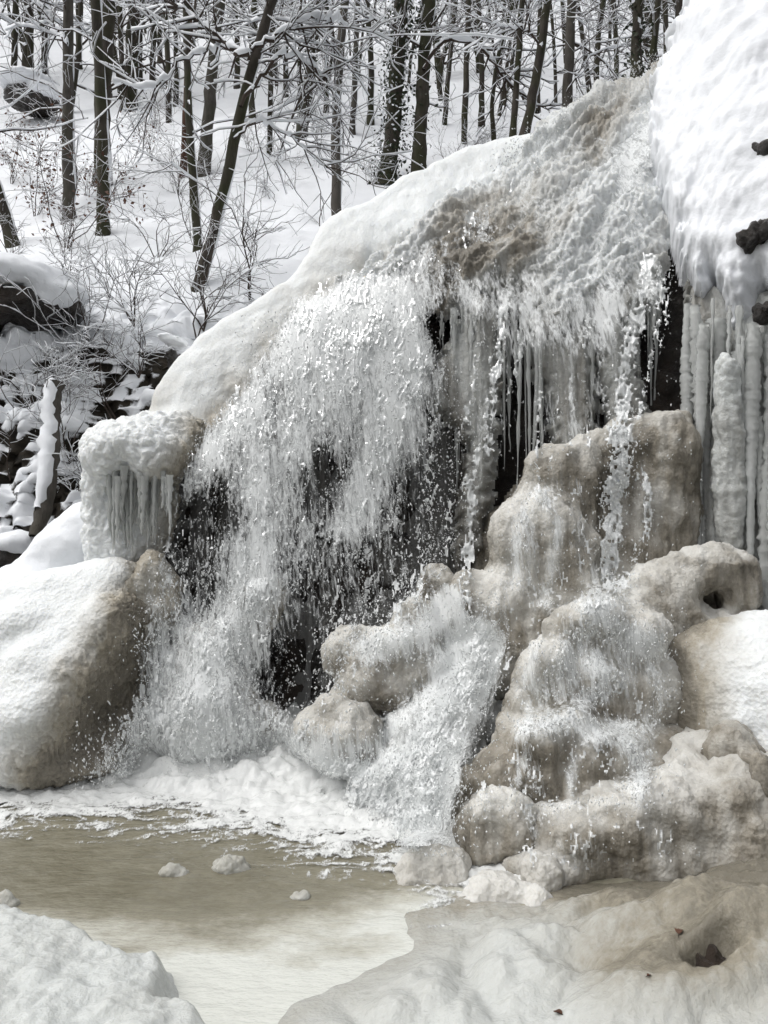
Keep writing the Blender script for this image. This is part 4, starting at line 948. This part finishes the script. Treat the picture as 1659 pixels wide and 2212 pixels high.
# ------------------------------------------------------------------ trees
def wander(rs, p, d, L, n, jit, droop=0.0):
    pts = [np.array(p, float)]; d = np.array(d, float); d /= np.linalg.norm(d)
    for _ in range(n):
        d = d + rs.normal(0, jit, 3); d[2] -= droop; d /= np.linalg.norm(d)
        pts.append(pts[-1] + d * L / n)
    return np.array(pts)
def snowline(rs, sm, pts, rad, amount, sides=4):
    """snow lying on a branch"""
    dz = np.abs(np.gradient(pts, axis=0)); st = dz[:, 2] / (np.linalg.norm(dz, axis=1) + 1e-9)
    lie = np.clip(1.15 - st, 0, 1)
    r = (rad * .75 + amount * rs.uniform(.25, 1.2, len(pts))) * lie + .001
    q = pts.copy(); q[:, 2] += rad * .55 + r * .45
    sm.tube(q, r, sides)
def branch(rs, bm, sm, p, d, L, r, level, snow, twigs=(6, 4), jit=.2, sides=5, up=.12):
    n = 7 if level == 0 else (5 if level == 1 else 3)
    pts = wander(rs, p, d, L, n, jit, -.02 if level else 0.0)
    rad = r * np.linspace(1, .3, n + 1)
    bm.tube(pts, rad, sides if level == 0 else (4 if level == 1 else 3))
    if snow and rs.uniform() < .92: snowline(rs, sm, pts, rad, snow * (1 if level == 0 else .62 if level == 1 else .42), 5 if level == 0 else 3)
    if level < 2:
        for k in range(twigs[level]):
            t = rs.uniform(.18, 1.0) * n; i = min(int(t), n - 1); q = pts[i] + (pts[i + 1] - pts[i]) * (t - i)
            dd = (pts[i + 1] - pts[i]); dd /= np.linalg.norm(dd)
            s = np.cross(dd, rs.normal(size=3)); s[2] *= .55; s /= np.linalg.norm(s) + 1e-9
            branch(rs, bm, sm, q, dd * .75 + s * .8 + np.array([0, 0, up]), L * rs.uniform(.3, .6), max(r * .45, .0026), level + 1, snow, twigs, jit, sides, up)
def leaf_cloud(rs, pts, n, size, spread):
    i = rs.integers(0, len(pts), n); c = pts[i] + rs.normal(0, spread, (n, 3))
    a = rs.normal(size=(n, 3)); a /= np.linalg.norm(a, axis=1)[:, None]; b = np.cross(a, rs.normal(size=(n, 3))); b /= np.linalg.norm(b, axis=1)[:, None]
    s = size * rs.uniform(.6, 1.3, n)[:, None]
    V = np.stack([c - a * s, c + b * s * .55, c + a * s, c - b * s * .55], 1).reshape(-1, 3)
    return V, np.arange(n * 4).reshape(n, 4)
def tree(label, pts, w, seed, nb=9, snow=.013, ivy=0, mat=None, Lb=(1.2, 2.8), side_snow=.5, taper=.72, Y=None, bh=.3, group='leafless trees on the snowy hillside', twigs=(6, 4), name='bare_tree', over=2.0, stump=None):
    rs = np.random.default_rng(seed)
    if Y is None: Y = hitY(*pts[0])
    lean = rs.uniform(-.05, .05)
    cp = [P(a, b, Y + lean * (pts[0][1] - b) / FD * Y) for a, b in pts]
    cp[0] = cp[0] + np.array([0, 0, -.15])
    if over:
        d = cp[-1] - cp[-2]; cp.append(cp[-1] + d / np.linalg.norm(d) * over)
    cp = np.array(cp); seg = np.concatenate([[0], np.cumsum(np.linalg.norm(np.diff(cp, axis=0), axis=1))])
    n = max(16, int(seg[-1] * 4)); t = np.linspace(0, seg[-1], n)
    path = np.stack([np.interp(t, seg, cp[:, k]) for k in range(3)], -1)
    for _ in range(26): path[1:-1] = (path[:-2] + 2 * path[1:-1] + path[2:]) / 4
    r0 = w / 2 / FD * Y; rad = r0 * (1 - (1 - taper) * t / seg[-1]) * (1 + .12 * rs.normal(0, .4, n)) * (1 + .45 * np.exp(-t / .25))
    path[:, :2] += .008 * rs.normal(size=(n, 2)) * r0 / .1
    root = empty(name, cp[0] + np.array([0, 0, .15])); tag(root, label, 'tree', group)
    m = MB(); m.tube(path, rad, 10); m.build('trunk', mat or BARK, root)
    bm, sm = MB(), MB()
    for k in range(int(nb * .75)):
        i = int(n * rs.uniform(bh, .98)); az = rs.uniform(0, 2 * math.pi)
        d = np.array([math.cos(az), math.sin(az) * .7, rs.uniform(.0, .7)])
        branch(rs, bm, sm, path[i], d, rs.uniform(*Lb), max(rad[i] * rs.uniform(.10, .22), .009), 0, snow, twigs)
    bm.build('branches', TWIG, root)['kind'] = 'stuff'
    # snow plastered on the trunk's weather side and on its upper side where it leans
    T = np.gradient(path, axis=0); T /= np.linalg.norm(T, axis=1)[:, None]
    U = np.array([.55, .1, .0]) + np.array([0, 0, 1.0]); U = U[None] - T * (T @ U)[:, None]; U /= np.linalg.norm(U, axis=1)[:, None]
    if side_snow:
        k = 0
        while k < n - 4:
            ln = int(rs.integers(4, 14)); e = min(n, k + ln)
            if e - k >= 4 and rs.uniform() < side_snow:
                q = path[k:e] + U[k:e] * (rad[k:e] * .86)[:, None]; rr_ = rad[k:e] * rs.uniform(.22, .48) * np.sin(np.linspace(.15, math.pi - .15, e - k)) * rs.uniform(.6, 1.2, e - k)
                sm.tube(q, rr_ + .004, 5)
            k = e
    if sm.n: sm.build('snow', SNOW2, root)['kind'] = 'stuff'
    if ivy:
        V, F = leaf_cloud(rs, path[: int(n * .95)], ivy, .05, r0 * .95); mk('ivy', V, F, IVY, root, smooth=False)['kind'] = 'stuff'
        V, F = leaf_cloud(rs, path[: int(n * .95)] + np.array([0, -.3 * r0, .02]), ivy // 6, .05, r0 * 1.15); mk('ivy_snow', V, F, SNOW2, root, smooth=False)['kind'] = 'stuff'
    return root, path, rad, Y

TR = []
TR.append(tree('straight slim brown trunk at the far left with a snowy side branch', [(150, 478), (146, 300), (148, 120), (148, 0)], 26, 1, nb=9, mat=BARK2))
TR.append(tree('smooth dark front trunk of the twin pair on the left, leaning slightly', [(222, 505), (226, 420), (222, 250), (214, 110), (206, 0)], 26, 2, nb=6, mat=BARK, side_snow=.7))
TR.append(tree('thick broken trunk behind the smooth dark twin trunk', [(222, 400), (218, 250), (222, 140), (238, 60), (238, 0)], 36, 3, nb=6, mat=BARK))
TR.append(tree('stout upright trunk on the upper slope right of the twin trunks', [(280, 236), (284, 140), (292, 0)], 32, 4, nb=8, mat=BARK, ivy=500))
TR.append(tree('grey trunk leaning right behind the slender trunks', [(440, 378), (448, 280), (458, 160), (474, 0)], 27, 5, nb=9, mat=BARK2))
TR.append(tree('slender straight trunk rising beside the stub of the curved tree', [(430, 542), (418, 420), (406, 280), (402, 120), (402, 0)], 18, 6, nb=9, mat=BARK))
TR.append(tree('thin reddish trunk just left of the slender straight trunk', [(396, 382), (399, 300), (404, 200), (408, 60)], 15, 7, nb=4, mat=REDBARK))
TR.append(tree('curved trunk bowed at its foot with a snow capped stub', [(424, 612), (455, 555), (470, 480), (492, 390), (512, 270), (538, 130), (585, 0)], 24, 8, nb=15, mat=BARK, side_snow=.8, Lb=(1.4, 3.2), taper=.75))
TR.append(tree('ivy clad trunk leaning right above the snow bank', [(650, 297), (662, 200), (678, 100), (690, 0)], 25, 9, nb=10, ivy=900, mat=BARK))
TR.append(tree('trunk with a crooked foot standing right above the snow bank', [(728, 484), (734, 430), (718, 340), (730, 150), (746, 0)], 22, 10, nb=10, mat=BARK2))
TR.append(tree('dark trunk thickly wrapped in ivy near the top centre', [(835, 392), (850, 280), (860, 140), (868, 0)], 36, 11, nb=6, ivy=2600, mat=BARK))
TR.append(tree('stout bare trunk right next to the ivy wrapped trunk', [(905, 388), (908, 260), (915, 140), (926, 0)], 32, 12, nb=10, mat=BARK, ivy=350))
TR.append(tree('leaning snow laden trunk cut by the left frame edge', [(34, 532), (14, 470), (-10, 400), (-60, 250)], 26, 13, nb=4, mat=BARK, side_snow=1.0, over=1.0))
TR.append(tree('thin pole trunk between the curved tree and the ivy clad one', [(583, 335), (583, 230), (586, 60), (590, 0)], 12, 14, nb=7, mat=BARK))
TR.append(tree('slim trunk at the upper left corner', [(30, 195), (32, 100), (34, 0)], 14, 15, nb=6, mat=BARK))
TR.append(tree('mossy trunk second from the upper left corner', [(62, 178), (60, 90), (62, 0)], 24, 16, nb=6, mat=BARK))
TR.append(tree('leaning forked trunk with snow along its side behind the crest', [(1128, 300), (1150, 220), (1172, 100), (1184, 0)], 22, 17, Y=15.5, nb=11, mat=BARK, side_snow=.9))
TR.append(tree('narrow dark trunk left of the leaning forked trunk', [(1106, 300), (1116, 180), (1124, 60), (1128, 0)], 14, 18, Y=17., nb=8, mat=BARK))
TR.append(tree('upright trunk behind the splash at the crest', [(1224, 260), (1228, 140), (1236, 0)], 23, 19, Y=17., nb=9, mat=BARK2))
TR.append(tree('ivy dotted trunk rising behind the top of the fall', [(1372, 190), (1376, 80), (1380, 0)], 24, 20, Y=14.5, nb=9, mat=BARK, ivy=500))
TR.append(tree('thin trunk just right of the ivy dotted trunk', [(1404, 175), (1412, 80), (1422, 0)], 15, 21, Y=15.5, nb=8, mat=BARK))
TR.append(tree('trunk at the top edge beside the right snow slope', [(1460, 120), (1464, 50), (1470, 0)], 19, 22, Y=15., nb=8, mat=BARK))
TR.append(tree('slim trunk in the gap right of the stout bare trunk', [(1000, 370), (1006, 200), (1012, 0)], 14, 23, Y=20., nb=8, mat=BARK))
TR.append(tree('pair stem farther back between the ivy trees and the slim trunk', [(955, 330), (968, 160), (985, 0)], 12, 24, Y=22., nb=8, mat=BARK))
TR.append(tree('pale far trunk above the crooked footed trunk', [(760, 290), (768, 150), (772, 0)], 13, 25, nb=8, mat=BARK2))
TR.append(tree('slanting thin trunk crossing behind the crest trees', [(1070, 330), (1050, 200), (1090, 60), (1110, 0)], 10, 26, Y=18., nb=9, mat=BARK))
# second row, farther up the slope
for i, (bx, by, w, wh) in enumerate([(95, 120, 13, 'behind the mossy trunk at the upper left'), (172, 110, 12, 'between the far left trunk and the twin trunks'), (330, 150, 13, 'right of the stout upright trunk'), (345, 95, 10, 'highest up the slope near the top left'), (380, 190, 11, 'left of the thin reddish trunk'), (512, 150, 12, 'seen past the top of the grey leaning trunk'), (545, 215, 14, 'behind the upper part of the curved trunk'), (618, 170, 11, 'left of the ivy clad leaning trunk'), (705, 205, 11, 'between the ivy clad and the crooked footed trunks'), (800, 230, 14, 'left of the dark ivy wrapped trunk'), (1040, 220, 12, 'above the middle of the snow laden bough'), (1160, 190, 11, 'right behind the leaning forked trunk'), (1290, 190, 13, 'above the crest left of the ivy dotted trunk'), (1330, 180, 11, 'close left of the ivy dotted trunk'), (1440, 120, 12, 'between the two trunks beside the right snow slope'), (1500, 60, 14, 'touching the top of the right snow slope')]):
    tree('far thin trunk ' + wh, [(bx, by + 40), (bx + random.uniform(-6, 6), by / 2), (bx + random.uniform(-8, 14), 0)], w, 60 + i, nb=11, Lb=(1.6, 3.6), snow=.022, mat=BARK, group='far trees on the upper hillside', side_snow=.4, over=3.0, twigs=(6, 3), Y=max(hitY(bx, by + 40), 19.) if bx < 1000 else random.uniform(19, 26))

# snow laden bough reaching down over the crest, and the snowy boughs of the curved tree
def bough(label, pts, Y, r, snow, seed, par=None):
    rs = np.random.default_rng(seed); cp = np.array([P(a, b, Y + .15 * i) for i, (a, b) in enumerate(pts)])
    bm, sm = MB(), MB(); t = np.linspace(0, len(cp) - 1, len(cp) * 6); path = np.stack([np.interp(t, range(len(cp)), cp[:, k]) for k in range(3)], -1)
    for _ in range(8): path[1:-1] = (path[:-2] + 2 * path[1:-1] + path[2:]) / 4
    path[1:-1] += rs.normal(0, .02, (len(path) - 2, 3))
    rad = np.linspace(r * .6, r * .25, len(path)); bm.tube(path, rad, 6); snowline(rs, sm, path, rad, snow, 6)
    for k in range(16):
        i = rs.integers(3, len(path) - 2); d = path[i + 1] - path[i]; d /= np.linalg.norm(d); s = rs.normal(size=3); s[1] *= .4
        branch(rs, bm, sm, path[i], d + s * .9, rs.uniform(.4, 1.3), r * .35, 1, snow * .8)
    root = empty('snowy_bough' if par is None else 'bough', cp[0]) if par is None else None
    if root is not None:
        tag(root, label, 'branch', 'snow laden boughs'); bm.build('branch', TWIG, root); sm.build('snow', SNOW2, root)
    else:
        bm.build('bough', TWIG, par); sm.build('bough_snow', SNOW2, par)['kind'] = 'stuff'
T7 = TR[7]; T11 = TR[11]
bough('', [(915, 150), (955, 80), (1040, 98), (1075, 150), (1120, 200), (1160, 235)], T11[3] - .3, .075, .07, 1, T11[0])
bough('', [(905, 100), (860, 60), (800, 40), (740, 60)], T11[3] - .3, .05, .05, 2, T11[0])
bough('', [(538, 130), (480, 90), (420, 40), (380, 0)], T7[3] - .3, .045, .045, 3, T7[0])
bough('', [(520, 230), (600, 110), (660, 130), (720, 190)], T7[3] - .3, .04, .045, 4, T7[0])
bough('', [(545, 110), (620, 60), (700, 30), (760, 60)], T7[3] - .3, .04, .05, 5, T7[0])
bough('', [(470, 100), (400, 120), (340, 200), (250, 180)], T7[3] - .3, .03, .04, 6, T7[0])
bough('', [(505, 300), (560, 250), (640, 300), (720, 380)], T7[3] - .3, .025, .03, 7, T7[0])
bough('', [(146, 95), (120, 60), (95, 20), (60, -20)], TR[0][3] - .2, .05, .09, 8, TR[0][0])
bough('', [(1172, 100), (1130, 60), (1080, 60), (1020, 30)], TR[16][3] - .3, .04, .05, 9, TR[16][0])
bough('', [(1224, 200), (1270, 120), (1340, 100), (1400, 60)], TR[18][3] - .3, .035, .05, 10, TR[18][0])

# saplings and brushwood
def sapling(label, bx, by, H, seed, stems=3, Y=None, snow=.012, leaves=0, spread=.5, lean=0., group='saplings and brush on the slope', name='sapling'):
    rs = np.random.default_rng(seed); Y = hitY(bx, by) if Y is None else Y
    p = P(bx, by, Y); p[2] -= .08; root = empty(name, p); tag(root, label, 'sapling', group)
    bm, sm = MB(), MB(); tips = []
    for k in range(stems):
        d = np.array([rs.normal(lean, spread * .55), rs.normal(0, spread * .4), 1.]); L = H * rs.uniform(.6, 1.)
        branch(rs, bm, sm, p, d, L, .003 + .0042 * H, 0, snow, (8, 4), .24, 4, .04)
    bm.build('stems', TWIG, root)['kind'] = 'stuff'; sm.build('snow', SNOW2, root)['kind'] = 'stuff'
    if leaves:
        pts = np.concatenate(bm.V); V, F = leaf_cloud(rs, pts, leaves, .035, .04); mk('dry_leaves', V, F, LEAF, root, smooth=False)['kind'] = 'stuff'
SP = [('many stemmed bare sapling in front of the slender straight trunk', 415, 515, 1.6, 3), ('forked sapling on the open snow right of the curved trunk', 590, 430, 1.4, 2), ('tall thin sapling growing at the snow bank edge', 540, 640, 2.0, 3), ('bushy bare sapling below the bowed trunk foot', 440, 700, 1.5, 5), ('sapling leaning left at the snow bank edge', 425, 720, 1.4, 3), ('small twiggy shrub between the twin trunks and the slender trunk', 340, 560, 1.3, 4), ('thin sapling left of the crooked footed trunk', 690, 490, 1.6, 2), ('low twig shrub above the dark ledge on the left', 150, 610, .9, 4), ('bare sapling rising from the bank near the ice pillar', 255, 915, 1.5, 2), ('snow laden shrub on the bank below the ledge', 180, 760, 1.2, 6), ('fine twig shrub right of the ledge', 290, 690, 1.1, 5), ('bare shrub at the left frame edge above the ledge', 25, 575, 1.0, 3), ('sapling on the slope below the ivy clad trunk', 640, 410, 1.1, 2), ('brush at the foot of the ivy wrapped trunk', 800, 400, 1.0, 5), ('brush right of the stout bare trunk behind the crest', 970, 360, 1.2, 6), ('snowy brush behind the crest under the bough', 1060, 335, 1.2, 6), ('low brush on the slope right of the grey leaning trunk', 545, 330, 1.0, 5), ('twiggy brush around the thin reddish trunk', 385, 420, 1.2, 5), ('brush on the upper slope right of the stout trunk', 335, 280, 1.2, 6), ('brush below the thin pole trunk', 600, 350, 1.0, 5), ('snowy brush left of the crooked footed trunk top', 690, 330, 1.2, 6), ('snow bent brush on the bank low at the left', 60, 900, 1.2, 6), ('snow bent brush beside the leaning log', 150, 980, 1.1, 6), ('fine snowy brush just left of the ice pillar', 180, 1090, .8, 6), ('thin bare stem at the left frame edge of the bank', 22, 1020, 1.0, 1), ('snowy brush on the bank right of the shrub', 300, 800, 1.0, 6)]
for i, (lab, bx, by, H, st) in enumerate(SP): sapling(lab, bx, by, H, 400 + i, st, snow=.012 if 'snow' in lab else .003)
LV = [('young beech with rusty dry leaves around the far left trunk', 145, 545, 2.0, 5, 260), ('young beech with rusty dry leaves at the left between the trunks', 75, 470, 1.8, 5, 260), ('low beech shoots with dry leaves near the left frame edge', 25, 400, 1.6, 4, 180), ('small beech with sparse dry leaves right of the twin trunks', 330, 350, 1.5, 4, 110), ('small beech with dry leaves in front of the twin trunks', 190, 430, 1.4, 4, 110)]
for i, (lab, bx, by, H, st, lv) in enumerate(LV): sapling(lab, bx, by, H, 450 + i, st, snow=.006, leaves=lv, group='young beeches with dry leaves', name='young_beech')

# snow capped rocks, leaning log
def rock(label, ells, caps, seed):
    b = P(ells[0][0], ells[0][1] + ells[0][4], ells[0][2]); root = empty('rock_outcrop', b); tag(root, label, 'rock', 'dark rocks under snow on the slope')
    V, F = blob([E(*e) for e in ells], .04, .12); V, _ = icy(V, F, .12, .07, .03, 2.5, 6, 15, seed=seed); mk('stone', V, F, ROCK, root)
    V, F = blob([E(*e) for e in caps], .035, .15); V, _ = icy(V, F, .08, .03, .008, 2.5, 7, 15, seed=seed + 1); mk('snow_cap', V, F, SNOW, root)
rock('dark overhanging rock ledge under thick snow at the left edge', [(60, 665, 8.3, 110, 42, .5), (-60, 670, 8.3, 120, 50, .5)], [(30, 618, 8.3, 70, 22, .5), (-60, 606, 8.3, 110, 34, .6), (100, 612, 8.35, 50, 18, .4), (150, 640, 8.35, 40, 14, .35), (75, 600, 8.5, 60, 20, .5), (115, 655, 8.15, 30, 14, .2)], 1)
rock('dark rock hump under snow at the upper left', [(70, 215, 23.5, 55, 28, .7)], [(60, 184, 23.4, 58, 18, .9), (95, 200, 23.2, 30, 14, .6)], 3)
rock('small dark rock cleft at the edge of the snow bank', [(372, 772, 7.3, 24, 30, .25)], [(372, 738, 7.25, 30, 12, .3)], 5)
rock('low dark stone below the bank at the left mound', [(40, 1205, 7.0, 40, 28, .25)], [(40, 1172, 6.95, 48, 16, .3)], 7)
a, b = P(130, 830, 7.35), P(78, 1160, 6.75); lg = empty('leaning_log', b); tag(lg, 'snow covered log leaning on the bank left of the ice pillar', 'log')
rs = np.random.default_rng(9); t = np.linspace(0, 1, 24)[:, None]; path = b + (a - b) * t; path[:, 0] += .04 * np.sin(t[:, 0] * 5)
m = MB(); m.tube(path, .07 * (1 + .1 * rs.normal(size=24)), 9); m.build('trunk', BARK2, lg)
m = MB(); m.tube(path[3:] + np.array([-.02, -.035, .045]) + rs.normal(0, .012, (21, 3)), .065 * (1 + .35 * noise(np.arange(21) * .37, 0, 0, 5) + .12 * rs.normal(size=21)) * np.sin(np.linspace(.25, 2.9, 21)) ** .35, 9); m.build('snow', SNOW, lg)

# the far wood: reads as one grey mass of snowy twigs
rs = np.random.default_rng(77); tm, bm, sm = MB(), MB(), MB()
for k in range(170):
    y = 23 + 36 * rs.uniform() ** 1.3; x = rs.uniform(-.62, .62) * y; z = float(ground(x, y)); H = rs.uniform(7, 12)
    path = wander(rs, (x, y, z - .2), (rs.normal(0, .12), 0, 1), H, 8, .06); r = rs.uniform(.045, .11); rad = np.linspace(r, r * .4, 9)
    tm.tube(path, rad, 6)
    for j in range(11):
        i = int(rs.integers(1, 8)); az = rs.uniform(0, 6.28)
        branch(rs, bm, sm, path[i], (math.cos(az), math.sin(az) * .6, rs.uniform(0, .8)), rs.uniform(1.5, 3.6), r * .32, 1, .034, (6, 4), .24)
wood = empty('distant_wood', (0, 30, float(ground(0, 30)))); tag(wood, 'far wood of snowy twigs filling the upper background', 'wood', kind='stuff')
for mb_, nm, mt in ((tm, 'trunks', BARK), (bm, 'branches', TWIG), (sm, 'snow', SNOW2)):
    mb_.build(nm, mt, wood)['kind'] = 'stuff'
print('tris', sum(len(m.loops) - 2 * len(m.polygons) for m in bpy.data.meshes))
